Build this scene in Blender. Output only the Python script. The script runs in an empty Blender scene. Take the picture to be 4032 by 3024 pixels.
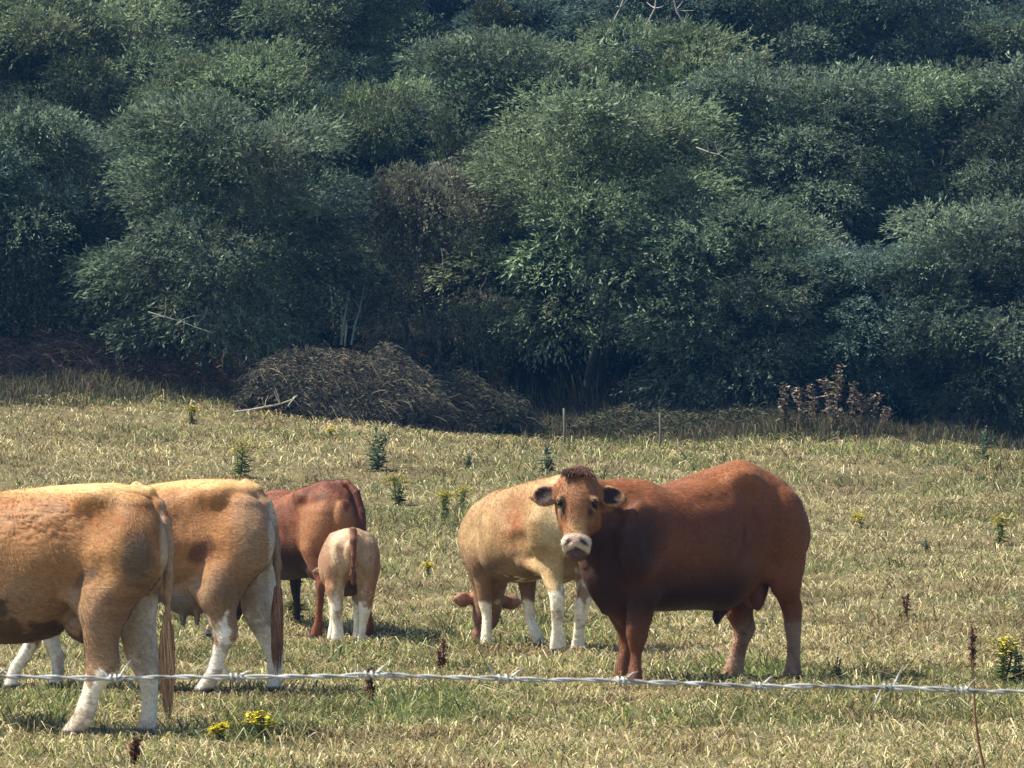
import bpy, math
import numpy as np
from mathutils import Matrix, Vector

# ------------------------------------------------------------------ camera, world, sun
SC = bpy.context.scene
F = 4440.0                      # focal length in pixels of a 1024 px wide picture
HY = 462.0                      # row of the horizon of the flat pasture
CAMH = 1.5
TH = math.atan((HY - 384) / F)
cam_d = bpy.data.cameras.new("camera")
cam = bpy.data.objects.new("camera", cam_d)
SC.collection.objects.link(cam)
cam_d.sensor_width = 36.0
cam_d.lens = 36.0 * F / 1024
cam_d.clip_start = 0.1
cam_d.clip_end = 3000
cam_d.dof.use_dof = True
cam_d.dof.focus_distance = 32.0
cam_d.dof.aperture_fstop = 110.0
cam.location = (0, 0, CAMH)
cam.rotation_euler = (math.pi / 2 + TH, 0, 0)
SC.camera = cam

SUN = Vector((-0.60, 0.04, 0.80)).normalized()
elev = math.asin(SUN.z)
azim = math.atan2(SUN.x, SUN.y)
world = bpy.data.worlds.new("World")
SC.world = world
world.use_nodes = True
nt = world.node_tree
bg = nt.nodes["Background"]
sky = nt.nodes.new("ShaderNodeTexSky")
sky.sky_type = 'NISHITA'
sky.sun_disc = False
sky.sun_elevation = elev
sky.sun_rotation = azim
nt.links.new(sky.outputs[0], bg.inputs[0])
bg.inputs[1].default_value = 0.10
sun_d = bpy.data.lights.new("sun", 'SUN')
sun_d.energy = 5.0
sun_d.angle = math.radians(0.5)
sun_d.color = (1.0, 0.93, 0.80)
sun = bpy.data.objects.new("sun", sun_d)
SC.collection.objects.link(sun)
sun.rotation_euler = SUN.to_track_quat('Z', 'Y').to_euler()
SC.view_settings.view_transform = 'Standard'
SC.view_settings.look = 'None'
SC.view_settings.gamma = 1.0
SC.view_settings.exposure = 1.05
SC.cycles.max_bounces = 5
SC.cycles.diffuse_bounces = 3
SC.cycles.transparent_max_bounces = 4

# ------------------------------------------------------------------ helpers
C = SC.collection

def ray(px, py):
    u = (px - 512) / F
    v = (384 - py) / F
    return np.array([u, math.cos(TH) - v * math.sin(TH), math.sin(TH) + v * math.cos(TH)])

def wx(px, D):
    return (px - 512) / F * D

def project(P):
    """world points (n,3) -> pixel columns and rows"""
    d = P - np.array([0, 0, CAMH])
    f = d[:, 1] * math.cos(TH) + d[:, 2] * math.sin(TH)
    u = -d[:, 1] * math.sin(TH) + d[:, 2] * math.cos(TH)
    return 512 + F * d[:, 0] / f, 384 - F * u / f

def smooth01(t):
    t = np.clip(t, 0, 1)
    return t * t * (3 - 2 * t)

def tag(o, label=None, cat=None, group=None, kind=None):
    if label: o["label"] = label
    if cat: o["category"] = cat
    if group: o["group"] = group
    if kind: o["kind"] = kind
    return o

def empty(name, loc, rz=0.0):
    o = bpy.data.objects.new(name, None)
    o.empty_display_size = 0.2
    o.location = loc
    o.rotation_euler = (0, 0, rz)
    C.objects.link(o)
    return o

def mesh_np(name, V, faces, mat=None, cols=None, smooth=False):
    """faces: list of int arrays (n,3) or (n,4)"""
    me = bpy.data.meshes.new(name)
    V = np.asarray(V, dtype=np.float32)
    me.vertices.add(len(V))
    me.vertices.foreach_set("co", V.ravel())
    loops = np.concatenate([np.asarray(f, dtype=np.int32).ravel() for f in faces])
    tot = np.concatenate([np.full(len(f), f.shape[1], dtype=np.int32) for f in faces])
    start = np.concatenate([[0], np.cumsum(tot)[:-1]]).astype(np.int32)
    me.loops.add(len(loops))
    me.loops.foreach_set("vertex_index", loops)
    me.polygons.add(len(tot))
    me.polygons.foreach_set("loop_start", start)
    me.polygons.foreach_set("loop_total", tot)
    if smooth:
        me.polygons.foreach_set("use_smooth", np.ones(len(tot), dtype=bool))
    me.update(calc_edges=True)
    if cols is not None:
        a = me.color_attributes.new("Col", 'FLOAT_COLOR', 'POINT')
        c4 = np.ones((len(V), 4), dtype=np.float32)
        c4[:, :3] = cols
        a.data.foreach_set("color", c4.ravel())
    if mat: me.materials.append(mat)
    return me

def add_obj(name, me, parent=None):
    o = bpy.data.objects.new(name, me)
    C.objects.link(o)
    if parent: o.parent = parent
    return o

def tube_arr(pts, rad, n=7, cap=True):
    """tube along a polyline: returns V, quads"""
    pts = np.asarray(pts, float); rad = np.asarray(rad, float)
    T = np.gradient(pts, axis=0)
    T /= np.linalg.norm(T, axis=1)[:, None] + 1e-9
    ref = np.array([0, 0, 1.0]) if abs(T[0, 2]) < 0.9 else np.array([1.0, 0, 0])
    V = []
    for i in range(len(pts)):
        a = np.cross(T[i], ref); a /= np.linalg.norm(a) + 1e-9
        b = np.cross(T[i], a)
        ang = np.linspace(0, 2 * math.pi, n, endpoint=False)
        V.append(pts[i] + rad[i] * (np.cos(ang)[:, None] * a + np.sin(ang)[:, None] * b))
    V = np.concatenate(V)
    Q = []
    for i in range(len(pts) - 1):
        for k in range(n):
            Q.append((i * n + k, i * n + (k + 1) % n, (i + 1) * n + (k + 1) % n, (i + 1) * n + k))
    return V, np.array(Q)

class MB:
    """collects pieces into one mesh"""
    def __init__(s): s.V = []; s.F = []; s.n = 0; s.C = []
    def add(s, V, Fq, col=None):
        V = np.asarray(V, float)
        s.V.append(V); s.F.append(np.asarray(Fq) + s.n); s.n += len(V)
        if col is not None:
            s.C.append(np.broadcast_to(np.asarray(col, float), (len(V), 3)))
    def tube(s, pts, rad, n=7, col=None):
        V, Q = tube_arr(pts, rad, n); s.add(V, Q, col)
    def mesh(s, name, mat):
        return mesh_np(name, np.concatenate(s.V), s.F, mat, np.concatenate(s.C) if s.C else None)
    def build(s, name, mat, parent=None):
        return add_obj(name, s.mesh(name, mat), parent)

# value noise in numpy, used for real patchiness of ground cover, coat and grass
def vnoise(P, scale, seed=0):
    P = np.asarray(P, float) * scale
    i = np.floor(P).astype(np.int64); f = P - i
    f = f * f * (3 - 2 * f)
    def h(k):
        n = k[:, 0] * 374761393 + k[:, 1] * 668265263 + (k[:, 2] if P.shape[1] > 2 else 0) * 2147483647 + seed * 1274126177
        n = (n ^ (n >> 13)) * 1274126177
        n = n ^ (n >> 16)
        return (n & 0xffff) / 65535.0
    d = P.shape[1]
    out = 0
    for c in range(2 ** d):
        o = np.array([(c >> b) & 1 for b in range(d)])
        w = np.prod(np.where(o, f, 1 - f), axis=1)
        out = out + w * h(i + o)
    return out

def fbm(P, scale, seed=0, octv=3):
    s = 0; a = 1; t = 0
    for k in range(octv):
        s = s + a * vnoise(P, scale * 2 ** k, seed + k); t += a; a *= 0.5
    return s / t

# ------------------------------------------------------------------ ground height
def gz(x, y):
    x = np.asarray(x, float); y = np.asarray(y, float)
    a = np.clip((y - 37) / 38.0, 0, 1)
    z = 2.15 * a ** 1.15
    z = z + np.clip(y - 75, 0, None) * 0.27 * smooth01((y - 73) / 6)
    tilt = -0.055 * np.clip(x, -14, 14) * smooth01((y - 45) / 30)
    z = z + tilt
    m = smooth01((y - 40) / 20)
    z = z + m * 0.10 * (np.sin(x * 0.7 + y * 0.23) + np.sin(y * 0.41 - x * 0.3))
    z = z + 0.012 * np.sin(x * 2.1 + 1.3 * np.sin(y * .9)) * np.sin(y * 1.7)
    return z

# ------------------------------------------------------------------ materials
def mat_new(name):
    m = bpy.data.materials.new(name); m.use_nodes = True
    return m, m.node_tree, m.node_tree.nodes["Principled BSDF"]

def nd(nt, typ, **kw):
    n = nt.nodes.new(typ)
    for k, v in kw.items(): setattr(n, k, v)
    return n

def mat_attr(name, rough=0.8, var=0.0, vscale=30, transl=0.0, spec=0.2, objrand=0.0, sheen=0.0, bump=0.0, bscale=(60, 60, 60)):
    m, nt, b = mat_new(name)
    L = nt.links
    at = nd(nt, "ShaderNodeAttribute", attribute_name="Col")
    src = at.outputs["Color"]
    tc = nd(nt, "ShaderNodeTexCoord")
    if var > 0:
        mp = nd(nt, "ShaderNodeMapping")
        mp.inputs["Scale"].default_value = bscale
        L.new(tc.outputs["Object"], mp.inputs[0])
        nz = nd(nt, "ShaderNodeTexNoise"); nz.inputs["Scale"].default_value = vscale; nz.inputs["Detail"].default_value = 3
        L.new(mp.outputs[0], nz.inputs["Vector"])
        mr = nd(nt, "ShaderNodeMapRange"); mr.inputs[1].default_value = 0.25; mr.inputs[2].default_value = 0.75
        mr.inputs[3].default_value = 1 - var; mr.inputs[4].default_value = 1 + var
        L.new(nz.outputs[0], mr.inputs[0])
        mx = nd(nt, "ShaderNodeVectorMath", operation='SCALE')
        L.new(src, mx.inputs[0]); L.new(mr.outputs[0], mx.inputs["Scale"])
        src = mx.outputs[0]
        if bump > 0:
            bp = nd(nt, "ShaderNodeBump"); bp.inputs["Strength"].default_value = bump; bp.inputs["Distance"].default_value = 0.02
            L.new(nz.outputs[0], bp.inputs["Height"]); L.new(bp.outputs[0], b.inputs["Normal"])
    if objrand > 0:
        oi = nd(nt, "ShaderNodeObjectInfo")
        hs = nd(nt, "ShaderNodeVectorMath", operation='MULTIPLY')
        L.new(src, hs.inputs[0]); L.new(oi.outputs["Color"], hs.inputs[1]); src = hs.outputs[0]
    L.new(src, b.inputs["Base Color"])
    b.inputs["Roughness"].default_value = rough
    b.inputs["Specular IOR Level"].default_value = spec
    if sheen > 0:
        b.inputs["Sheen Weight"].default_value = sheen
        b.inputs["Sheen Roughness"].default_value = 0.4
        b.inputs["Sheen Tint"].default_value = (1, .8, .55, 1)
    if transl > 0:
        tr = nd(nt, "ShaderNodeBsdfTranslucent"); L.new(src, tr.inputs[0])
        ms = nd(nt, "ShaderNodeMixShader"); ms.inputs[0].default_value = transl
        L.new(b.outputs[0], ms.inputs[1]); L.new(tr.outputs[0], ms.inputs[2])
        L.new(ms.outputs[0], nt.nodes["Material Output"].inputs[0])
    return m

M_coat = mat_attr("coat", rough=0.65, var=0.2, vscale=1.0, spec=0.2, sheen=0.12, bump=0.25, bscale=(34, 50, 62))
M_fur = mat_attr("fur", rough=0.55, spec=0.3, transl=0.15)
M_grass = mat_attr("grass_blades", rough=0.7, spec=0.15, transl=0.28)
M_leaf = mat_attr("leaves", rough=0.65, spec=0.12, transl=0.3, objrand=1.0)
M_bark = mat_attr("bark", rough=0.9, var=0.3, vscale=1, bscale=(8, 8, 3))
M_dry = mat_attr("dry_stems", rough=0.9, spec=0.1)

def simple_mat(name, col, rough=0.5, metal=0.0, nscale=40, var=0.25):
    m, nt, b = mat_new(name)
    nz = nd(nt, "ShaderNodeTexNoise"); nz.inputs["Scale"].default_value = nscale
    tc = nd(nt, "ShaderNodeTexCoord"); nt.links.new(tc.outputs["Object"], nz.inputs["Vector"])
    cr = nd(nt, "ShaderNodeValToRGB")
    cr.color_ramp.elements[0].position = 0.3; cr.color_ramp.elements[1].position = 0.7
    cr.color_ramp.elements[0].color = (*[c * (1 - var) for c in col], 1)
    cr.color_ramp.elements[1].color = (*[min(1, c * (1 + var)) for c in col], 1)
    nt.links.new(nz.outputs[0], cr.inputs[0]); nt.links.new(cr.outputs[0], b.inputs["Base Color"])
    b.inputs["Roughness"].default_value = rough; b.inputs["Metallic"].default_value = metal
    return m

M_eye = simple_mat("eye_dark", (0.012, 0.008, 0.006), 0.12)
M_wire = simple_mat("galvanised_wire", (0.38, 0.385, 0.37), 0.6, 0.3, 90, 0.55)
M_dung = simple_mat("dung", (0.03, 0.022, 0.014), 0.8, 0, 30, 0.4)

def ground_material():
    m, nt, b = mat_new("pasture_soil_and_thatch")
    L = nt.links
    geo = nd(nt, "ShaderNodeNewGeometry")
    n1 = nd(nt, "ShaderNodeTexNoise"); n1.inputs["Scale"].default_value = 9; n1.inputs["Detail"].default_value = 6
    n2 = nd(nt, "ShaderNodeTexNoise"); n2.inputs["Scale"].default_value = 0.7; n2.inputs["Detail"].default_value = 3
    for n in (n1, n2): L.new(geo.outputs["Position"], n.inputs["Vector"])
    c1 = nd(nt, "ShaderNodeValToRGB"); e = c1.color_ramp.elements
    e[0].position = 0.35; e[0].color = (0.05, 0.042, 0.022, 1)
    e[1].position = 0.7; e[1].color = (0.21, 0.17, 0.085, 1)
    L.new(n1.outputs[0], c1.inputs[0])
    c2 = nd(nt, "ShaderNodeValToRGB"); e = c2.color_ramp.elements
    e[0].position = 0.4; e[0].color = (0.06, 0.075, 0.03, 1)
    e[1].position = 0.6; e[1].color = (0.17, 0.14, 0.07, 1)
    L.new(n2.outputs[0], c2.inputs[0])
    mx = nd(nt, "ShaderNodeMix", data_type='RGBA'); mx.inputs[0].default_value = 0.4
    L.new(c1.outputs[0], mx.inputs[6]); L.new(c2.outputs[0], mx.inputs[7])
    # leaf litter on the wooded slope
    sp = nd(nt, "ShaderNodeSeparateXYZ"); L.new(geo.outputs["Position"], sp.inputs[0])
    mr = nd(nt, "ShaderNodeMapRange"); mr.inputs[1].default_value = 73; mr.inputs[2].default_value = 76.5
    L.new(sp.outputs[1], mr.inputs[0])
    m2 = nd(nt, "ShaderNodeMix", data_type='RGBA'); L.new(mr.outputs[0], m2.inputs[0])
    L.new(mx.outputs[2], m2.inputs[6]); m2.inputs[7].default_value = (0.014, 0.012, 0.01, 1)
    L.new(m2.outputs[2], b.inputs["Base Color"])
    b.inputs["Roughness"].default_value = 0.95
    b.inputs["Specular IOR Level"].default_value = 0.05
    bp = nd(nt, "ShaderNodeBump"); bp.inputs["Distance"].default_value = 0.05; bp.inputs["Strength"].default_value = 0.8
    L.new(n1.outputs[0], bp.inputs["Height"]); L.new(bp.outputs[0], b.inputs["Normal"])
    return m

def build_ground():
    ys = np.concatenate([np.linspace(-60, 18, 14)[:-1], np.linspace(18, 84, 150)[:-1], np.linspace(84, 130, 40)[:-1], [140, 170, 230, 400, 800]])
    xs = np.concatenate([[-700, -300, -120, -60, -35], np.linspace(-22, 22, 110), [35, 60, 120, 300, 700]])
    X, Y = np.meshgrid(xs, ys)
    Z = gz(X, np.minimum(Y, 135))
    V = np.stack([X, Y, Z], -1).reshape(-1, 3)
    nx = len(xs)
    I = (np.arange(len(ys) - 1)[:, None] * nx + np.arange(nx - 1)[None]).ravel()
    Q = np.stack([I, I + 1, I + nx + 1, I + nx], 1)
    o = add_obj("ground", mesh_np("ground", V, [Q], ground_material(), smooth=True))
    tag(o, "dry straw-coloured pasture rising towards a wooded bank", None, None, "structure")

# ------------------------------------------------------------------ implicit-surface modelling of animals
def pchip(x, y, xi):
    x = np.asarray(x, float); y = np.asarray(y, float)
    h = np.diff(x); d = np.diff(y) / h
    m = np.zeros_like(y)
    m[0] = d[0]; m[-1] = d[-1]
    for i in range(1, len(x) - 1):
        if d[i - 1] * d[i] > 0:
            w1 = 2 * h[i] + h[i - 1]; w2 = h[i] + 2 * h[i - 1]
            m[i] = (w1 + w2) / (w1 / d[i - 1] + w2 / d[i])
    xi = np.clip(xi, x[0], x[-1])
    k = np.clip(np.searchsorted(x, xi) - 1, 0, len(x) - 2)
    t = (xi - x[k]) / h[k]
    t2 = t * t; t3 = t2 * t
    return (2 * t3 - 3 * t2 + 1) * y[k] + (t3 - 2 * t2 + t) * h[k] * m[k] + (-2 * t3 + 3 * t2) * y[k + 1] + (t3 - t2) * h[k] * m[k + 1]

class Loft:
    """elliptic sections along one axis of a frame. st rows: (t, cu, cv, ru, rv). axes = (t,u,v) indices"""
    def __init__(s, axes, st, n=2.0, M=None, o=None, k=0.05):
        st = np.array(sorted([list(r) for r in st]), float)
        s.ax = axes; s.st = st; s.n = n; s.M = M; s.o = o; s.k = k
        pts = []
        for r in st:
            for su in (-1, 1):
                for sv in (-1, 1):
                    p = np.zeros(3); p[axes[0]] = r[0]; p[axes[1]] = r[1] + su * r[3]; p[axes[2]] = r[2] + sv * r[4]
                    pts.append(p)
        s.pts = np.array(pts)
    def bbox(s):
        p = s.pts
        if s.M is not None: p = p @ s.M.T + s.o
        return p.min(0), p.max(0)
    def f(s, P):
        if s.M is not None: P = (P - s.o) @ s.M
        t = P[:, s.ax[0]]; st = s.st
        tt = np.linspace(st[0, 0], st[-1, 0], 160)
        tc = np.clip(t, st[0, 0], st[-1, 0])
        cu, cv, ru, rv = [np.interp(tc, tt, pchip(st[:, 0], st[:, j], tt)) for j in (1, 2, 3, 4)]
        du = np.abs(P[:, s.ax[1]] - cu) / ru; dv = np.abs(P[:, s.ax[2]] - cv) / rv
        if s.n == 2.0: k0 = np.sqrt(du * du + dv * dv)
        else: k0 = (du ** s.n + dv ** s.n) ** (1 / s.n)
        k1 = np.sqrt((du / ru) ** 2 + (dv / rv) ** 2) + 1e-6
        d = np.where(k0 > 0.3, k0 * (k0 - 1) / np.maximum(k1, 0.3 / np.minimum(ru, rv) * .5), -0.7 * np.minimum(ru, rv))
        e = np.abs(t - tc); rc = .75 * np.minimum(ru, rv)
        kc = np.sqrt(k0 * k0 + (e / rc) ** 2)
        return np.where(e > 0, (kc - 1) * np.minimum(ru, rv), d)

class Cone:
    def __init__(s, a, b, ra, rb, k=0.05, M=None, o=None):
        s.a = np.array(a, float); s.b = np.array(b, float); s.ra = ra; s.rb = rb; s.k = k
        if M is not None: s.a = M @ s.a + o; s.b = M @ s.b + o
    def bbox(s):
        return np.minimum(s.a - s.ra, s.b - s.rb), np.maximum(s.a + s.ra, s.b + s.rb)
    def f(s, P):
        ab = s.b - s.a; t = np.clip((P - s.a) @ ab / (ab @ ab), 0, 1)
        return np.linalg.norm(P - s.a - t[:, None] * ab, axis=1) - (s.ra + (s.rb - s.ra) * t)

class Ell:
    def __init__(s, c, r, k=0.05, M=None, o=None, sub=False, R=None):
        s.c = np.array(c, float); s.r = np.array(r, float); s.k = k; s.sub = sub
        s.M = np.eye(3) if R is None else R
        if M is not None: s.c = M @ s.c + o; s.M = M @ s.M
    def bbox(s):
        e = np.sqrt(((s.M * s.r) ** 2).sum(1)); return s.c - e, s.c + e
    def f(s, P):
        q = (P - s.c) @ s.M
        k0 = np.linalg.norm(q / s.r, axis=1); k1 = np.linalg.norm(q / s.r ** 2, axis=1) + 1e-6
        return k0 * (k0 - 1) / k1

def rot(ax, deg):
    return np.array(Matrix.Rotation(math.radians(deg), 3, ax))

def chain(pts, rad, k=0.03):
    return [Cone(pts[i], pts[i + 1], rad[i], rad[i + 1], k) for i in range(len(pts) - 1)]

def polygonise(prims, res):
    lo = np.min([p.bbox()[0] for p in prims if not getattr(p, 'sub', False)], axis=0) - 4 * res - 0.02
    hi = np.max([p.bbox()[1] for p in prims if not getattr(p, 'sub', False)], axis=0) + 4 * res + 0.02
    n = np.ceil((hi - lo) / res).astype(int) + 1
    G = np.full(n, 1.0, dtype=np.float32)
    ax = [lo[i] + np.arange(n[i]) * res for i in range(3)]
    for p in prims:
        a, b = p.bbox(); pad = p.k + 3 * res
        i0 = np.maximum(np.floor((a - pad - lo) / res).astype(int), 0)
        i1 = np.minimum(np.ceil((b + pad - lo) / res).astype(int) + 1, n)
        sl = tuple(slice(i0[i], i1[i]) for i in range(3))
        X, Y, Z = np.meshgrid(ax[0][sl[0]], ax[1][sl[1]], ax[2][sl[2]], indexing='ij')
        d = p.f(np.stack([X.ravel(), Y.ravel(), Z.ravel()], 1)).reshape(X.shape)
        g = G[sl]; k = p.k
        if getattr(p, 'sub', False):
            d = -d
            h = np.clip(0.5 - 0.5 * (d - g) / k, 0, 1)
            G[sl] = d + (g - d) * h + k * h * (1 - h)
        else:
            h = np.clip(0.5 + 0.5 * (d - g) / k, 0, 1)
            G[sl] = d * (1 - h) + g * h - k * h * (1 - h)
    # surface nets
    S = G < 0
    cs = np.zeros(n - 1, dtype=np.int8)
    for c in range(8):
        o = ((c >> 0) & 1, (c >> 1) & 1, (c >> 2) & 1)
        cs += S[o[0]:n[0] - 1 + o[0], o[1]:n[1] - 1 + o[1], o[2]:n[2] - 1 + o[2]]
    act = (cs > 0) & (cs < 8)
    idx = np.full(act.shape, -1, dtype=np.int64)
    cells = np.argwhere(act)
    idx[act] = np.arange(len(cells))
    acc = np.zeros((len(cells), 3)); cnt = np.zeros(len(cells))
    edges = []
    for a_ in range(3):
        o1, o2 = [i for i in range(3) if i != a_]
        for c in range(4):
            s0 = np.zeros(3, int); s0[o1] = c & 1; s0[o2] = c >> 1
            s1 = s0.copy(); s1[a_] = 1
            edges.append((s0, s1))
    for s0, s1 in edges:
        g0 = G[tuple((cells + s0).T)]; g1 = G[tuple((cells + s1).T)]
        m = (g0 < 0) != (g1 < 0)
        t = np.where(m, g0 / (g0 - g1 + 1e-12), 0)
        acc += np.where(m[:, None], s0 + t[:, None] * (s1 - s0), 0); cnt += m
    V = lo + (cells + acc / cnt[:, None]) * res
    Q = []
    for a_ in range(3):
        b_, c_ = (a_ + 1) % 3, (a_ + 2) % 3
        sa = [slice(None)] * 3; sb = [slice(None)] * 3
        sa[a_] = slice(0, n[a_] - 1); sb[a_] = slice(1, n[a_])
        ch = S[tuple(sa)] != S[tuple(sb)]
        E = np.argwhere(ch)
        E = E[(E[:, b_] > 0) & (E[:, c_] > 0) & (E[:, b_] < n[b_] - 1) & (E[:, c_] < n[c_] - 1)]
        def cell(db, dc):
            q = E.copy(); q[:, b_] += db; q[:, c_] += dc
            return idx[tuple(q.T)]
        quad = np.stack([cell(-1, -1), cell(0, -1), cell(0, 0), cell(-1, 0)], 1)
        ins = S[tuple(E.T)]
        quad[~ins] = quad[~ins][:, ::-1]
        Q.append(quad)
    Q = np.concatenate(Q)
    # a little relaxation
    e = np.concatenate([Q[:, [0, 1]], Q[:, [1, 2]], Q[:, [2, 3]], Q[:, [3, 0]]])
    for it in range(2):
        s = np.zeros_like(V); c = np.zeros(len(V))
        for j in range(3): s[:, j] = np.bincount(e[:, 0], V[e[:, 1], j], len(V))
        c = np.bincount(e[:, 0], minlength=len(V))
        V = V * 0.5 + 0.5 * s / np.maximum(c, 1)[:, None]
    return V, Q

def vnormals(V, Q):
    fn = np.cross(V[Q[:, 2]] - V[Q[:, 0]], V[Q[:, 3]] - V[Q[:, 1]])
    N = np.zeros_like(V)
    for k in range(4):
        for j in range(3): N[:, j] += np.bincount(Q[:, k], fn[:, j], len(V))
    return N / (np.linalg.norm(N, axis=1)[:, None] + 1e-9)

class Animal:
    def __init__(s, px, D, yaw, res):
        s.a = math.radians(yaw); s.res = res
        s.o = np.array([wx(px, D), D, float(gz(wx(px, D), D))])
        s.f = np.array([-math.cos(s.a), -math.sin(s.a), 0]); s.l = np.array([math.sin(s.a), -math.cos(s.a), 0])
        s.prims = []; s.wr = None
    def pt(s, px, py, y=None, x=None):
        """pixel -> local point on the body plane y=const (or x=const)"""
        r = ray(px, py); c = np.array([0, 0, CAMH])
        n = s.l if y is not None else s.f
        off = y if y is not None else x
        t = ((s.o - c) @ n + off) / (r @ n)
        q = c + r * t - s.o
        return np.array([q @ s.f, q @ s.l, q[2]])
    def loc(s, P):
        return s.o + P[:, :1] * s.f + P[:, 1:2] * s.l + P[:, 2:] * np.array([0, 0, 1.0])
    def torso_px(s, rows, n=2.3, k=0.06):
        st = []
        for px, t, b, hw in rows:
            T = s.pt(px, t, y=0); B = s.pt(px, b, y=0)
            st.append(((T[0] + B[0]) / 2, 0, (T[2] + B[2]) / 2, hw, (T[2] - B[2]) / 2))
        s.prims.append(Loft((0, 1, 2), st, n, k=k))
    def torso(s, rows, n=2.3, k=0.06):
        s.prims.append(Loft((0, 1, 2), [(x, y, (t + b) / 2, hw, (t - b) / 2) for x, y, t, b, hw in rows], n, k=k))
    def leg_px(s, rows, k=0.05):
        """rows: py, px_left, px_right, ylocal, ry  (side-on limbs)"""
        st = []
        ca, sa = abs(math.cos(s.a)), abs(math.sin(s.a))
        for py, a, b, yl, ry in rows:
            A = s.pt((a + b) / 2, py, y=yl)
            sc = F / (s.o[1] + A[0] * s.f[1])
            w = (b - a) / 2 / sc
            rx = math.sqrt(max(w * w - (ry * sa) ** 2, (0.5 * w) ** 2)) / ca
            st.append((A[2], A[0], A[1], rx, ry))
        s.prims.append(Loft((2, 0, 1), st, 2.0, k=k))
    def leg_px_rear(s, rows, k=0.05):
        """rows: py, px_left, px_right, xlocal, rx  (limbs seen from behind)"""
        st = []
        ca, sa = abs(math.cos(s.a)), abs(math.sin(s.a))
        for py, a, b, xl, rx in rows:
            A = s.pt((a + b) / 2, py, x=xl)
            sc = F / (s.o[1] + A[0] * s.f[1])
            w = (b - a) / 2 / sc
            ry = math.sqrt(max(w * w - (rx * ca) ** 2, (0.6 * w) ** 2)) / sa
            st.append((A[2], A[0], A[1], rx, ry))
        s.prims.append(Loft((2, 0, 1), st, 2.0, k=k))
    def leg_m(s, x0, y0, kind, sc=1.0, fx=0.0, k=0.05, th=1.0, dy=0.0):
        """template limb in metres, foot moved by fx"""
        if kind == 'h':
            R = [(1.10, .02, .20, .11), (.92, .03, .21, .12), (.78, .05, .16, .11), (.66, .01, .105, .08), (.56, -.05, .07, .055), (.49, -.075, .062, .047), (.42, -.06, .046, .04),
                 (.25, -.03, .036, .034), (.15, -.01, .04, .038), (.10, .01, .046, .042), (.05, .03, .052, .048), (0.0, .045, .062, .055)]
        else:
            R = [(1.00, -.02, .17, .08), (.85, -.02, .14, .09), (.72, .0, .10, .08), (.58, .02, .065, .06), (.44, .03, .055, .05), (.36, .02, .042, .042),
                 (.22, .01, .036, .036), (.13, .015, .043, .042), (.06, .03, .05, .048), (0.0, .045, .06, .056)]
        st = []
        for z, x, rx, ry in R:
            g = 1 - smooth01(z / 1.0)
            st.append((z * sc, x0 + (x + fx * g) * sc, y0 + dy * g, rx * sc * (th if z > .5 else 1), ry * sc))
        s.prims.append(Loft((2, 0, 1), st, 2.0, k=k))
    def build(s, name, colf, fur_n=16000, fur_len=0.022, head=None):
        root = empty(name, Vector(s.o), math.pi + s.a)
        V, Q = polygonise(s.prims, s.res)
        N = vnormals(V, Q)
        # muscle and skin unevenness
        V = V + N * ((fbm(V, 4.5, 3, 2) - .5) * 0.026 + (fbm(V * np.array([1, 1, .6]), 15, 4, 2) - .5) * .007)[:, None]
        cols = np.clip(colf(V, N), 0.003, 0.95)
        b = add_obj("body", mesh_np("body", V, [Q], M_coat, cols, smooth=True), root)
        s.V, s.N, s.cols = V, N, cols
        if s.wr is not None:
            q, r_ = project(s.loc(V)); m = np.exp(-(((q - s.wr[0]) / s.wr[2]) ** 2 + ((r_ - s.wr[1]) / s.wr[3]) ** 2)) * (V[:, 1] > 0)
            w_ = np.abs(fbm(V * np.array([.8, .8, 2.6]), 17, 91, 3) - .5) * 2
            V = V - N * (m * .011 * np.clip(1 - w_ * 4, 0, 1))[:, None]
            cols = cols * (1 - .35 * m * np.clip(1 - w_ * 4, 0, 1))[:, None]
            b.data.vertices.foreach_set('co', V.astype(np.float32).ravel())
            buf = np.ones((len(V), 4), np.float32); buf[:, :3] = cols; b.data.color_attributes['Col'].data.foreach_set('color', buf.ravel()); b.data.update()
        if fur_n:
            rng = np.random.default_rng(len(V))
            i = rng.integers(0, len(V), fur_n)
            p = V[i]; nn = N[i]
            q_ = fbm(p, 4, 61, 2) - .5
            groom = np.stack([-.75 + q_ * 1.6, q_ * .8, -.65 - q_ * 1.2], 1) + rng.normal(0, .22, (fur_n, 3))
            groom -= nn * (groom * nn).sum(1)[:, None]
            d = groom + nn * rng.uniform(.04, .22, fur_n)[:, None]
            d /= np.linalg.norm(d, axis=1)[:, None]
            L = fur_len * rng.uniform(.5, 1.3, fur_n)[:, None]
            side = np.cross(d, nn); side /= np.linalg.norm(side, axis=1)[:, None] + 1e-9
            w = 0.0017 * rng.uniform(.6, 1.4, fur_n)[:, None]
            Vf = np.stack([p - side * w, p + side * w, p + d * L], 1).reshape(-1, 3)
            cf = np.repeat(cols[i] * rng.uniform(.62, 1.4, fur_n)[:, None], 3, axis=0)
            Ff = np.arange(fur_n * 3).reshape(-1, 3)
            add_obj("coat_hair", mesh_np("coat_hair", Vf, [Ff], M_fur, np.clip(cf, 0, .95)), root)
        return root

def head_frame(poll, zdir, ydir):
    """Z' up along the face, Y' out of the forehead; X' to the viewer's right of a facing head"""
    z = np.array(zdir, float); z /= np.linalg.norm(z)
    y = np.array(ydir, float); y -= z * (y @ z); y /= np.linalg.norm(y)
    x = np.cross(y, z)
    return np.stack([x, y, z], 1), np.array(poll, float)

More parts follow.
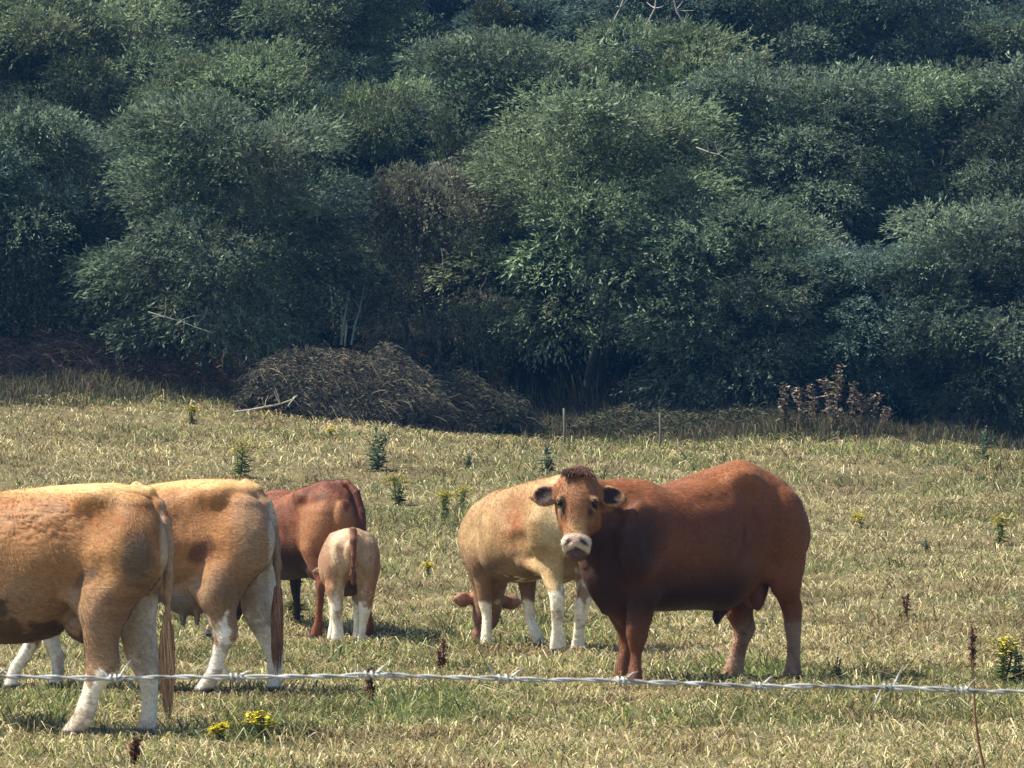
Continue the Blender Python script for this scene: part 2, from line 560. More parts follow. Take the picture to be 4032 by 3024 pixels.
def head_prims(M, o, sc=1.0, ear_drop=12, fine=True, ear_yaw=10):
    S = sc; P = []
    st = [(0.02, 0, -.075, .10, .06), (-.04, 0, -.07, .13, .10), (-.12, 0, -.07, .138, .13), (-.20, 0, -.075, .128, .14), (-.28, 0, -.08, .112, .13),
          (-.36, 0, -.075, .090, .11), (-.43, 0, -.065, .084, .09), (-.49, 0, -.055, .096, .08), (-.54, 0, -.058, .090, .066), (-.575, 0, -.065, .06, .045)]
    P.append(Loft((2, 0, 1), [[v * S for v in r] for r in st], 2.3, M=M, o=o, k=0.05))
    P.append(Ell((0, -.01 * S, -.50 * S), (.099 * S, .045 * S, .05 * S), 0.025, M, o))      # muzzle pad
    P.append(Ell((0, -.10 * S, -.55 * S), (.06 * S, .05 * S, .05 * S), 0.03, M, o))      # chin
    for sx in (-1, 1):
        P.append(Ell((sx * .118 * S, .02 * S, -.205 * S), (.03 * S, .04 * S, .03 * S), 0.03, M, o))   # brow
        P.append(Ell((sx * .085 * S, -.12 * S, -.28 * S), (.042 * S, .09 * S, .11 * S), 0.05, M, o))  # cheek
        R = rot('Y', sx * ear_drop) @ rot('Z', -sx * ear_yaw)
        P.append(Cone((sx * .11 * S, -.08 * S, -.10 * S), (sx * .17 * S, -.07 * S, -.125 * S), .04 * S, .035 * S, 0.03, M, o))
        e = Ell((sx * .225 * S, -.07 * S, -.15 * S), (.10 * S, .028 * S, .076 * S), 0.02, M, o, R=R); P.append(e)
        P.append(Cone((sx * .25 * S, -.075 * S, -.15 * S), (sx * .325 * S, -.08 * S, (-.15 - .0015 * ear_drop) * S), .05 * S, .012 * S, .03, M, o))
        c = Ell((sx * .23 * S, -.035 * S, -.15 * S), (.078 * S, .030 * S, .056 * S), 0.012, M, o, sub=True, R=R); P.append(c)
        if fine:
            P.append(Ell((sx * .052 * S, .035 * S, -.505 * S), (.028 * S, .026 * S, .018 * S), 0.008, M, o, sub=True, R=rot('Y', sx * 28)))
            P.append(Ell((sx * .130 * S, .03 * S, -.235 * S), (.02 * S, .028 * S, .018 * S), 0.012, M, o, sub=True))
    if fine:
        P.append(Ell((0, .0, -.552 * S), (.07 * S, .06 * S, .006 * S), 0.01, M, o, sub=True))
    return P

def tail_hair(root, pts, rad, n, col, seed=1, name="tail_switch"):
    rng = np.random.default_rng(seed)
    pts = np.asarray(pts, float)
    t = np.linspace(0, 1, len(pts)); B = MB()
    for i in range(n):
        t0 = rng.uniform(0, .45); t1 = min(1, t0 + rng.uniform(.35, .6))
        tt = np.linspace(t0, t1, 6)
        c = np.stack([np.interp(tt, t, pts[:, j]) for j in range(3)], 1)
        r = np.interp(tt, t, rad)
        ang = rng.uniform(0, 2 * math.pi); q = math.sqrt(rng.uniform(0, 1))
        off = np.stack([np.cos(ang + tt * 1.5) * r * q, np.sin(ang + tt * 1.5) * r * q, np.zeros(6)], 1)
        off += rng.normal(0, .0016, (6, 3))
        off[:, :2] *= (1 + rng.uniform(0, .35))
        B.tube(c + off, np.linspace(.0038, .0008, 6), 4, np.array(col) * rng.uniform(.45, 1.9))
    return B.build(name, M_fur, root)

def eyes(root, M, o, sc, k=(.127, .024, -.235)):
    for sx in (-1, 1):
        c = M @ (np.array([sx * k[0], k[1], k[2]]) * sc) + o
        u, v = np.meshgrid(np.linspace(0, 2 * math.pi, 17)[:-1], np.linspace(0.05, math.pi - .05, 9))
        V = np.stack([np.cos(u) * np.sin(v), np.sin(u) * np.sin(v), np.cos(v)], -1).reshape(-1, 3) * .0145 * sc + c
        I = np.array([(r * 16 + q, r * 16 + (q + 1) % 16, (r + 1) * 16 + (q + 1) % 16, (r + 1) * 16 + q) for r in range(8) for q in range(16)])
        add_obj("eye", mesh_np("eye", V, [I], M_eye, smooth=True), root)

def lerp3(a, b, t):
    return np.asarray(a) * (1 - t[:, None]) + np.asarray(b) * t[:, None]

def hoof_col(c, V, dark=(.035, .028, .022)):
    t = smooth01((0.055 - V[:, 2]) / 0.02)
    return lerp3(c, np.broadcast_to(dark, c.shape), t)

# ------------------------------------------------------------------ the bull
def build_bull():
    A = Animal(765, 30.6, 36, 0.011)
    A.torso_px([(790, 503, 562, .16), (782, 488, 575, .23), (768, 474, 580, .28), (752, 466, 581, .30), (738, 460.5, 597, .31), (720, 465.5, 609, .34),
                (700, 473.5, 609, .38), (676, 482, 610, .40), (655, 486.5, 611, .39), (640, 483.5, 610, .36), (620, 483, 606, .30), (607, 487, 598, .22), (599, 497, 586, .14)], n=2.25)
    ry = .12
    A.leg_px([(505, 768, 800, .17, .10), (530, 762, 805.5, .18, .14), (560, 762, 806, .19, .14), (582, 771, 801, .2, .11), (594, 776, 799.5, .2, .085), (606, 779.5, 803, .2, .06), (616, 782, 802.5, .2, .05), (628, 783.5, 801.5, .2, .045), (648, 787, 800, .2, .042),
              (664, 786, 800, .2, .048), (672, 784.5, 801, .2, .055), (681, 783, 803, .2, .06)])
    A.leg_px([(570, 738, 765, -.15, .12), (600, 727, 755, -.18, .09), (613, 725.5, 752.5, -.19, .07), (630, 733.5, 755, -.2, .05), (648, 730.5, 748, -.2, .042), (660, 728, 745, -.2, .042), (670, 724, 743.5, -.2, .05), (679, 719.5, 742, -.2, .06)])
    A.leg_px([(535, 622, 672, .22, .09), (565, 626, 668, .22, .10), (590, 627, 661, .22, .10), (612, 627, 654.5, .21, .075), (633, 626, 649, .2, .06), (645, 628, 645.5, .2, .052), (656, 630, 642.5, .2, .045), (667, 629, 642.5, .2, .05), (675, 627, 643, .2, .055), (683, 624, 645, .2, .06)])
    A.leg_px([(560, 592, 630, -.1, .12), (590, 596.5, 634, -.13, .11), (606, 603, 636, -.15, .085), (620, 610, 636, -.16, .065), (634, 617, 636, -.17, .055), (645, 619, 634, -.17, .05), (658, 617, 631, -.17, .042), (670, 614, 629, -.17, .05), (680, 611, 631, -.17, .06)])
    # shoulder and haunch muscles
    A.prims.append(Ell(A.pt(644, 543, y=.29), (.20, .12, .27), .09))
    A.prims.append(Ell(A.pt(640, 535, y=-.24), (.20, .10, .30), .09))
    A.prims.append(Ell(A.pt(784, 530, y=.23), (.18, .13, .26), .06))
    A.prims.append(Ell(A.pt(783, 580, y=.24), (.10, .07, .14), .06))
    A.prims.append(Ell(A.pt(775, 535, y=-.17), (.20, .12, .28), .08))
    for sy in (-1, 1): A.prims.append(Ell(A.pt(742, 480, y=.22 * sy), (.12, .07, .07), .10))
    A.prims.append(Ell(A.pt(657, 520, y=.42), (.07, .07, .24), .12, sub=True))
    A.prims.append(Ell(A.pt(757, 528, y=.37), (.05, .07, .24), .11, sub=True))
    A.prims.append(Ell(A.pt(718, 492, y=.40), (.16, .08, .06), .10, sub=True))
    # flank fold
    A.prims.append(Cone(A.pt(756, 562, y=.18), A.pt(768, 574, y=.2), .06, .05, .06))
    # brisket
    A.prims.append(Loft((2, 0, 1), [(A.pt(600, 622, y=0)[2], A.pt(624, 622, y=0)[0], 0, .06, .06), (A.pt(600, 610, y=0)[2], A.pt(620, 610, y=0)[0], 0, .12, .10), (A.pt(600, 590, y=0)[2], A.pt(613, 590, y=0)[0], 0, .16, .14),
                                    (A.pt(600, 560, y=0)[2], A.pt(609, 560, y=0)[0], 0, .20, .17), (A.pt(600, 520, y=0)[2], A.pt(608, 520, y=0)[0], 0, .22, .18)], 2.2, k=.08))
    A.prims.append(Loft((2, 0, 1), [(A.pt(600, 612, y=0)[2], A.pt(611, 612, y=0)[0], -.02, .07, .03), (A.pt(600, 590, y=0)[2], A.pt(603, 590, y=0)[0], -.02, .09, .03), (A.pt(600, 568, y=0)[2], A.pt(597, 568, y=0)[0], -.02, .08, .035)], 2.0, k=.05))
    # sheath and scrotum
    A.prims.append(Cone(A.pt(724, 606, y=0), A.pt(717, 617, y=0), .045, .025, .04))
    A.prims.append(Cone(A.pt(717, 616, y=0), A.pt(716.5, 622, y=0), .026, .016, .02))
    A.prims.append(Cone(A.pt(757, 572, y=.03), A.pt(756, 586, y=.04), .08, .075, .04))
    A.prims.append(Ell(A.pt(757, 589, y=.07), (.072, .065, .15), .03))
    A.prims.append(Ell(A.pt(750, 588, y=-.01), (.065, .065, .14), .03))
    # head turned to the camera
    def w2l(v):
        v = np.array(v, float); return np.array([v @ A.f, v @ A.l, v[2]])
    poll_w = np.array([0, 0, 0.0])
    Dh = A.o[1] + 1.42 * A.f[1] - 0.25
    r = ray(578, 472); pw = np.array([0, 0, CAMH]) + r * (Dh / r[1])
    q = pw - A.o; poll = np.array([q @ A.f, q @ A.l, q[2]])
    M, o = head_frame(poll, w2l((0.03, 0.30, .95)), w2l((-.06, -.95, .30)))
    # neck
    sh = A.pt(612, 530, y=0.0)
    nb = M @ np.array([0, -.19, -.16]) + o
    A.prims.append(Cone(sh + np.array([-.10, 0, .0]), nb + np.array([0, 0, .0]), .30, .155, .10))
    A.prims.append(Cone(A.pt(640, 503, y=0), nb + np.array([0, 0, .05]), .12, .09, .10))
    A.prims.append(Cone(sh + np.array([-.02, 0, -.14]), M @ np.array([0, -.2, -.30]) + o, .19, .10, .09))
    A.prims += head_prims(M, o, 0.97, ear_drop=8)
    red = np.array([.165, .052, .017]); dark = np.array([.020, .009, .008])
    def colf(V, N):
        c = np.tile(red, (len(V), 1))
        n = fbm(V, 3.0, 5); n2 = fbm(V * np.array([1, 1, 2.5]), 9, 8)
        c = c * (0.72 + .6 * n)[:, None]
        c = lerp3(c, np.tile([.30, .11, .036], (len(V), 1)), smooth01((V[:, 2] - 1.12) / .4) * .7)
        # shade below head, chest and belly painted dark; darker lower legs, dusty grey-white hind shanks
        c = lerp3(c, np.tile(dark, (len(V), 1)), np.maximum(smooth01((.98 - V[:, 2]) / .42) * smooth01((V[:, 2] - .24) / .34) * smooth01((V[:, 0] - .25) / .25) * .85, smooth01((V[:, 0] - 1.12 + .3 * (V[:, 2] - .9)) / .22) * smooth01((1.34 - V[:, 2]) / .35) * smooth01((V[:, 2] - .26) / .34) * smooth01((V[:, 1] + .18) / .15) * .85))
        hind = smooth01((.55 - V[:, 0]) / .2)
        sock = smooth01((.50 + .08 * (n2 - .5) - V[:, 2]) / .16) * hind * (.45 + .55 * smooth01((fbm(V * np.array([1, 1, .5]), 18, 19, 2) - .42) / .12))
        c = lerp3(c, np.tile([.36, .26, .18], (len(V), 1)), sock * .62)
        fsock = smooth01((.07 - V[:, 2]) / .05) * (1 - hind)
        c = lerp3(c, np.tile([.5, .33, .2], (len(V), 1)), fsock * .7)
        c = lerp3(c, np.tile([.15, .052, .022], (len(V), 1)), smooth01((.60 - V[:, 2]) / .3) * (1 - hind) * .7)
        sp = A.pt(755, 592, y=.03)
        sc_ = np.exp(-(((V - sp) / np.array([.12, .14, .15])) ** 2).sum(1) ** 2)
        c = lerp3(c, np.tile([.16, .065, .045], (len(V), 1)), sc_)
        sp = A.pt(717, 620, y=0)
        c = lerp3(c, np.tile([.022, .012, .01], (len(V), 1)), np.exp(-(((V - sp) / .07) ** 2).sum(1)))
        # head
        h = (V - o) @ M / 0.97
        inh = (np.abs(h[:, 0]) < .34) & (h[:, 2] < .16) & (h[:, 2] > -.66) & (h[:, 1] > -.2) & (h[:, 1] < .2)
        hw = np.where(inh, 1.0, 0.0)
        face = np.tile([.29, .118, .045], (len(V), 1)) * (0.6 + .8 * fbm(V, 14, 6, 3))[:, None]
        face = lerp3(face, np.tile([.46, .26, .11], (len(V), 1)), smooth01((-.26 - h[:, 2]) / .14) * smooth01((.085 - np.abs(h[:, 0])) / .05) * .85)
        face = lerp3(face, np.tile([.36, .17, .07], (len(V), 1)), np.exp(-(((h[:, 0] + .03) / .07) ** 2 + ((h[:, 2] + .15) / .07) ** 2)) * .6)
        # dark stripes before the eyes
        st = np.exp(-((np.abs(h[:, 0]) - .098 - .14 * (h[:, 2] + .25)) / .022) ** 2) * smooth01((-.16 - h[:, 2]) / .06) * smooth01((h[:, 2] + .36) / .08) * (h[:, 1] > -.06)
        face = lerp3(face, np.tile([.03, .014, .01], (len(V), 1)), np.clip(st * 1.1, 0, .92))
        ring = np.exp(-(((np.abs(h[:, 0]) - .130) / .05) ** 2 + ((h[:, 2] + .235) / .05) ** 2)) * (h[:, 1] > -.05)
        face = lerp3(face, np.tile([.55, .38, .2], (len(V), 1)), smooth01((ring - .3) / .4) * .42 * (h[:, 0] < 0) + smooth01((ring - .3) / .4) * .25 * (h[:, 0] >= 0))
        rd = np.sqrt(((np.abs(h[:, 0]) - .128) / .03) ** 2 + ((h[:, 2] + .235) / .020) ** 2)
        face = lerp3(face, np.tile([.03, .02, .015], (len(V), 1)), (1 - smooth01((rd - .9) / .3)) * (h[:, 1] > -.05))
        mz = smooth01((-.435 - h[:, 2] - .25 * (np.abs(h[:, 0])) ** 2 * 10) / .02)
        face = lerp3(face, np.tile([.66, .54, .41], (len(V), 1)), mz)
        pad = np.exp(-((h[:, 0] / .074) ** 4 + ((h[:, 2] + .497) / .036) ** 4)) * (h[:, 1] > -.03)
        face = lerp3(face, np.tile([.42, .29, .21], (len(V), 1)), np.clip(pad * 1.3, 0, 1) * .85)
        face = lerp3(face, np.tile([.10, .03, .018], (len(V), 1)), smooth01((h[:, 2] + .05) / .03) * .95)
        nos = np.exp(-(((np.abs(h[:, 0]) - .052) / .030) ** 2 + ((h[:, 2] + .508 + .5 * (np.abs(h[:, 0]) - .052)) / .018) ** 2) ** 2) * (h[:, 1] > -.03)
        face = lerp3(face, np.tile([.02, .012, .01], (len(V), 1)), nos)
        lip = smooth01((-.530 - .35 * np.abs(h[:, 0]) - h[:, 2]) / .012)
        face = lerp3(face, np.tile([.13, .07, .06], (len(V), 1)), lip)
        # ears: dark hollow, pale rim
        ear = smooth01((np.abs(h[:, 0]) - .165) / .02) * (h[:, 2] > -.26)
        face = lerp3(face, np.tile([.25, .09, .035], (len(V), 1)), ear)
        er = np.sqrt(((np.abs(h[:, 0]) - .225) / .08) ** 2 + ((h[:, 2] + .15) / .063) ** 2)
        face = lerp3(face, np.tile([.03, .012, .01], (len(V), 1)), ear * (1 - smooth01((er - .85) / .2)) * (h[:, 1] > -.075))
        face = lerp3(face, np.tile([.50, .30, .15], (len(V), 1)), ear * np.exp(-((er - 1.12) / .13) ** 2) * .8)
        c = lerp3(c, face, hw * smooth01((h[:, 1] + .16) / .05) * np.where((h[:, 2] > -.25) & (np.abs(h[:, 0]) > .16) & (h[:, 1] > -.13), 1, smooth01((.168 - np.abs(h[:, 0])) / .02)) * smooth01((.13 - h[:, 2]) / .06))
        return hoof_col(c, V)
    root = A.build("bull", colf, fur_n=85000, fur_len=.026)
    tag(root, "big reddish-brown bull facing the camera with white muzzle, standing broadside on the pasture", "bull", None)
    eyes(root, M, o, 0.97)
    # dark poll tuft
    rng = np.random.default_rng(4); B = MB()
    for i in range(2600):
        x = rng.uniform(-.10, .10); yy = rng.uniform(-.14, .045)
        p0 = np.array([x, yy, .030 - 1.2 * x * x - max(0, yy) * .9 - 2.0 * max(0, -yy - .06) ** 2 + rng.uniform(-.02, .0)])
        d = np.array([x * 3 + rng.normal(0, .25), rng.uniform(.3, .9), rng.uniform(-.6, .02)]); d /= np.linalg.norm(d)
        L = rng.uniform(.012, .030) * (1.6 if yy > .01 else 1)
        p1 = p0 + d * L * .5; p2 = p1 + (d + np.array([0, .2, -1.0])) * L * .45
        P3 = np.array([p0, p1, p2]) @ M.T * 0.97 + o
        B.tube(P3, [.0024, .002, .0006], 4, np.array([.085, .034, .02]) * rng.uniform(.35, 1.7))
    B.build("poll_hair", M_fur, root)
    # tail down the far side of the rump, switch low
    tp = [A.pt(768, 482, y=0), A.pt(780, 497, y=0), A.pt(787, 520, y=-.03), A.pt(788, 560, y=-.06), A.pt(788, 590, y=-.08)]
    B = MB(); B.tube(tp, [.035, .032, .026, .02, .016], 8, red); B.build("tail", M_fur, root)
    tail_hair(root, [A.pt(788, 585, y=-.08), A.pt(789, 610, y=-.08), A.pt(789, 635, y=-.08)], [.02, .04, .02], 60, (.12, .04, .02), 3)
    return A

# ------------------------------------------------------------------ generic cow pieces
def graze_head(A, start, poll, drop, sc=.9, yawy=0.0, ear_drop=-5):
    """neck from the shoulders down to a grazing head; poll in local metres"""
    poll = np.array(poll, float)
    zd = np.array([-.35, -yawy * .35, .93]); yd = np.array([.93, yawy, .35])
    M, o = head_frame(poll, zd, yd)
    st = np.array(start, float)
    nb = M @ np.array([0, -.15, -.10]) * 1 + o
    A.prims.append(Cone(st, nb, .23, .12, .10))
    A.prims.append(Cone(st + np.array([0, 0, .1]), nb + np.array([0, 0, .04]), .13, .10, .10))
    A.prims += head_prims(M, o, sc, ear_drop=ear_drop, fine=False)
    return M, o

def cow_colors(V, N, base, light, sock, sockc=(.72, .62, .48), seed=1, ztop=1.0, sockh=.5, hind_only=False, M=None, o=None, sc=.9, bellyc=None):
    n = fbm(V, 2.5, seed); n2 = fbm(V * np.array([1, 1, 2]), 8, seed + 3)
    c = np.tile(base, (len(V), 1)) * (0.7 + .6 * n)[:, None]
    c = lerp3(c, np.tile(light, (len(V), 1)), smooth01((n2 - .5) / .35) * .5)
    if bellyc is not None:
        c = lerp3(c, np.tile(bellyc, (len(V), 1)), smooth01((.66 - V[:, 2]) / .15) * smooth01((V[:, 0] - .2) / .2) * .7)
    s_ = smooth01((sockh + .16 * (n2 - .5) - V[:, 2]) / .1) * sock
    c = lerp3(c, np.tile(sockc, (len(V), 1)) * (.75 + .5 * n2)[:, None], s_)
    if M is not None:
        h = (V - o) @ M / sc
        mz = smooth01((-.42 - h[:, 2]) / .03) * (np.abs(h[:, 0]) < .14) * (h[:, 1] > -.2) * (h[:, 1] < .12) * (h[:, 2] > -.65)
        c = lerp3(c, np.tile([.7, .58, .47], (len(V), 1)), mz)
    return c

def build_cow_a():
    A = Animal(112, 24.4, -28, 0.011); A.wr = (38, 522, 42, 20)
    A.torso_px([(152, 506, 560, .10), (148, 496, 580, .18), (138, 487.5, 592, .25), (119, 483, 597, .28), (100, 483, 601, .30), (82, 484, 608, .33),
                (60, 485.5, 628, .36), (37, 487.4, 640, .39), (18, 489, 643, .40), (0, 491.5, 643, .40), (-25, 493, 640, .38), (-50, 492, 630, .33), (-72, 495, 615, .28), (-92, 505, 600, .22), (-104, 520, 585, .14)], n=2.25)
    A.leg_px([(505, 105, 150, .17, .08), (535, 90, 161, .18, .12), (560, 84, 163, .18, .13), (585, 80, 151, .18, .13), (607, 81, 135, .18, .12), (630, 82.5, 123, .18, .09), (648, 83, 119.5, .18, .07), (664, 83, 121.5, .18, .052), (678, 83, 114, .18, .045),
              (694, 80.5, 101, .18, .038), (710, 75, 96, .18, .036), (722, 68, 91, .18, .04), (731, 61, 86, .18, .045), (740, 55, 84, .18, .05)])
    A.leg_px([(545, 115, 163, -.15, .12), (575, 116, 162, -.17, .13), (600, 117, 158, -.18, .12), (622, 119, 155.5, -.18, .09), (645, 123, 156.5, -.18, .065), (662, 128, 158, -.18, .052), (678, 136, 158, -.18, .045),
              (697, 140.5, 157.5, -.18, .038), (712, 140.5, 157, -.18, .038), (722, 139, 157, -.18, .044), (730, 135, 157, -.18, .05), (738, 132, 157, -.18, .055)])
    A.prims.append(Cone(A.pt(72, 598, y=.20), A.pt(88, 612, y=.18), .035, .05, .07))
    for sy in (-1, 1):
        A.prims.append(Ell(A.pt(96, 500, y=.21 * sy), (.11, .07, .07), .10))
        A.prims.append(Ell(A.pt(128, 545, y=.17 * sy), (.22, .13, .26), .08))
        A.leg_m(1.42, .17 * sy, 'f', 1.0, .05 * sy)
        A.prims.append(Ell((1.3, .22 * sy, .95), (.17, .09, .28), .08))
    # udder
    A.prims.append(Ell((.12, 0, .62), (.17, .13, .12), .05))
    A.prims.append(Ell(A.pt(78, 520, y=.385), (.15, .07, .12), .11, sub=True))
    A.prims.append(Ell(A.pt(88, 574, y=.37), (.12, .05, .07), .08, sub=True))
    A.prims.append(Ell(A.pt(96, 510, y=.40), (.05, .06, .12), .10, sub=True))
    A.prims.append(Ell(A.pt(55, 560, y=.46), (.04, .06, .22), .08, sub=True))
    M, o = graze_head(A, (1.55, 0, 1.0), (2.08, 0, .58), 0)
    # tail
    tl = [A.pt(136, 486.5, y=0), A.pt(150, 492, y=0), A.pt(160, 504, y=0), A.pt(165.5, 522, y=0), A.pt(168, 550, y=0), A.pt(168.5, 590, y=0), A.pt(167.5, 625, y=0)]
    A.prims += chain(tl, [.035, .034, .032, .03, .027, .024, .02], .02)
    def colf(V, N):
        W = A.loc(V * np.array([1, 0, 1]) + np.array([0, .25, 0])); px, py = project(W)
        n = fbm(V, 2.6, 11); n2 = fbm(V * np.array([1.5, 1, 3.0]), 8, 12)
        c = np.tile([.35, .176, .068], (len(V), 1)) * (.72 + .55 * n)[:, None]
        c = lerp3(c, np.tile([.30, .195, .12], (len(V), 1)) * (.75 + .5 * n2)[:, None], smooth01((1.0 - V[:, 2]) / .35) * .75)
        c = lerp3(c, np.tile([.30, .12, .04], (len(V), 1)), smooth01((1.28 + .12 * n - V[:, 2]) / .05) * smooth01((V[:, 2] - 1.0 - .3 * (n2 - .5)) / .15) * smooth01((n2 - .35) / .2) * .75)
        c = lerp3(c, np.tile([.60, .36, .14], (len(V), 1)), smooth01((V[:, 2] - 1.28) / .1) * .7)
        # dark patch on the thigh, shade painted into the groin hollow, dirty belly
        mp = ((px - 139) / 13) ** 2 + ((py - 559 - .35 * (139 - px)) / 31) ** 2
        c = lerp3(c, np.tile([.115, .085, .06], (len(V), 1)), (1 - smooth01((mp - .35 + 1.1 * (n2 - .5)) / 1.0)) * (V[:, 1] > 0) * .85)
        mp = ((px - 88) / 17) ** 2 + ((py - 577 + .5 * (px - 88)) / 9) ** 2
        c = lerp3(c, np.tile([.10, .06, .035], (len(V), 1)), (1 - smooth01((mp - .5 + .6 * (n2 - .5)) / .8)) * .8 * (V[:, 1] > 0))
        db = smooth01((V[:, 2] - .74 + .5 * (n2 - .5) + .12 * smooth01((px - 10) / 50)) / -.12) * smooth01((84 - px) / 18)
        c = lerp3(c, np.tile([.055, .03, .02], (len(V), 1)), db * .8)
        xe = pchip([500, 520, 560, 585, 607, 630, 648, 665], [150, 158, 163, 151, 135, 123, 119.5, 121], py)
        c = lerp3(c, np.tile([.80, .68, .48], (len(V), 1)), smooth01((px - xe + 5) / 4) * (V[:, 1] > .03) * (py > 505) * (py < 668) * (px < 175) * .75)
        c = lerp3(c, np.tile([.20, .11, .06], (len(V), 1)), smooth01((px - 100) / 14) * smooth01((py - 585) / 20) * (V[:, 1] > .0) * smooth01((xe - 4 - px) / 5) * (py < 668) * smooth01((n2 - .3) / .3) * .6)
        c = lerp3(c, np.tile([.80, .60, .27], (len(V), 1)), smooth01((V[:, 2] - 1.33) / .05) * .7)  # sunlit highlight painted along the top of the back
        inner = smooth01((-.02 - (V[:, 1])) / .05) * smooth01((.80 - V[:, 2]) / .1) * smooth01((.3 - V[:, 0]) / .1)
        q0, _ = project(A.loc(V)); edge = smooth01((q0 - 158.5) / 4) * smooth01((V[:, 2] - .5) / .1) * (py < 600) * smooth01((.3 - V[:, 0]) / .1)
        c = lerp3(c, np.tile([.66, .56, .45], (len(V), 1)), np.clip(inner * (.5 + .5 * n2) + edge * .5, 0, 1) * .85)
        n3 = fbm(V, 14, 78, 3); s_ = smooth01((.42 + .5 * (n3 - .5) - V[:, 2]) / .07)
        c = lerp3(c, np.tile([.86, .76, .60], (len(V), 1)) * (.8 + .35 * n2)[:, None], s_ * (1 - .55 * smooth01((fbm(V, 16, 77, 2) - .56) / .06)))
        tl_ = smooth01((q0 - 163.5) / 1.5) * (np.abs(V[:, 1]) < .06) * (V[:, 2] > .5)
        c = lerp3(c, np.tile([.42, .27, .17], (len(V), 1)), tl_ * (py > 520))
        c = lerp3(c, np.tile([.36, .14, .05], (len(V), 1)), tl_ * (py <= 520))
        return hoof_col(c, V, (.12, .09, .07))
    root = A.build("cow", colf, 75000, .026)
    tag(root, "tan cow with dark-patched thigh and white shanks, nearest the wire, cut by the left edge", "cow", "cows grazing on the pasture")
    tail_hair(root, [A.pt(167.5, 612, y=0), A.pt(167, 640, y=0), A.pt(167, 670, y=0), A.pt(167.5, 700, y=0), A.pt(169, 722, y=0)], [.014, .030, .036, .028, .008], 340, (.42, .25, .13), 5)
    return A

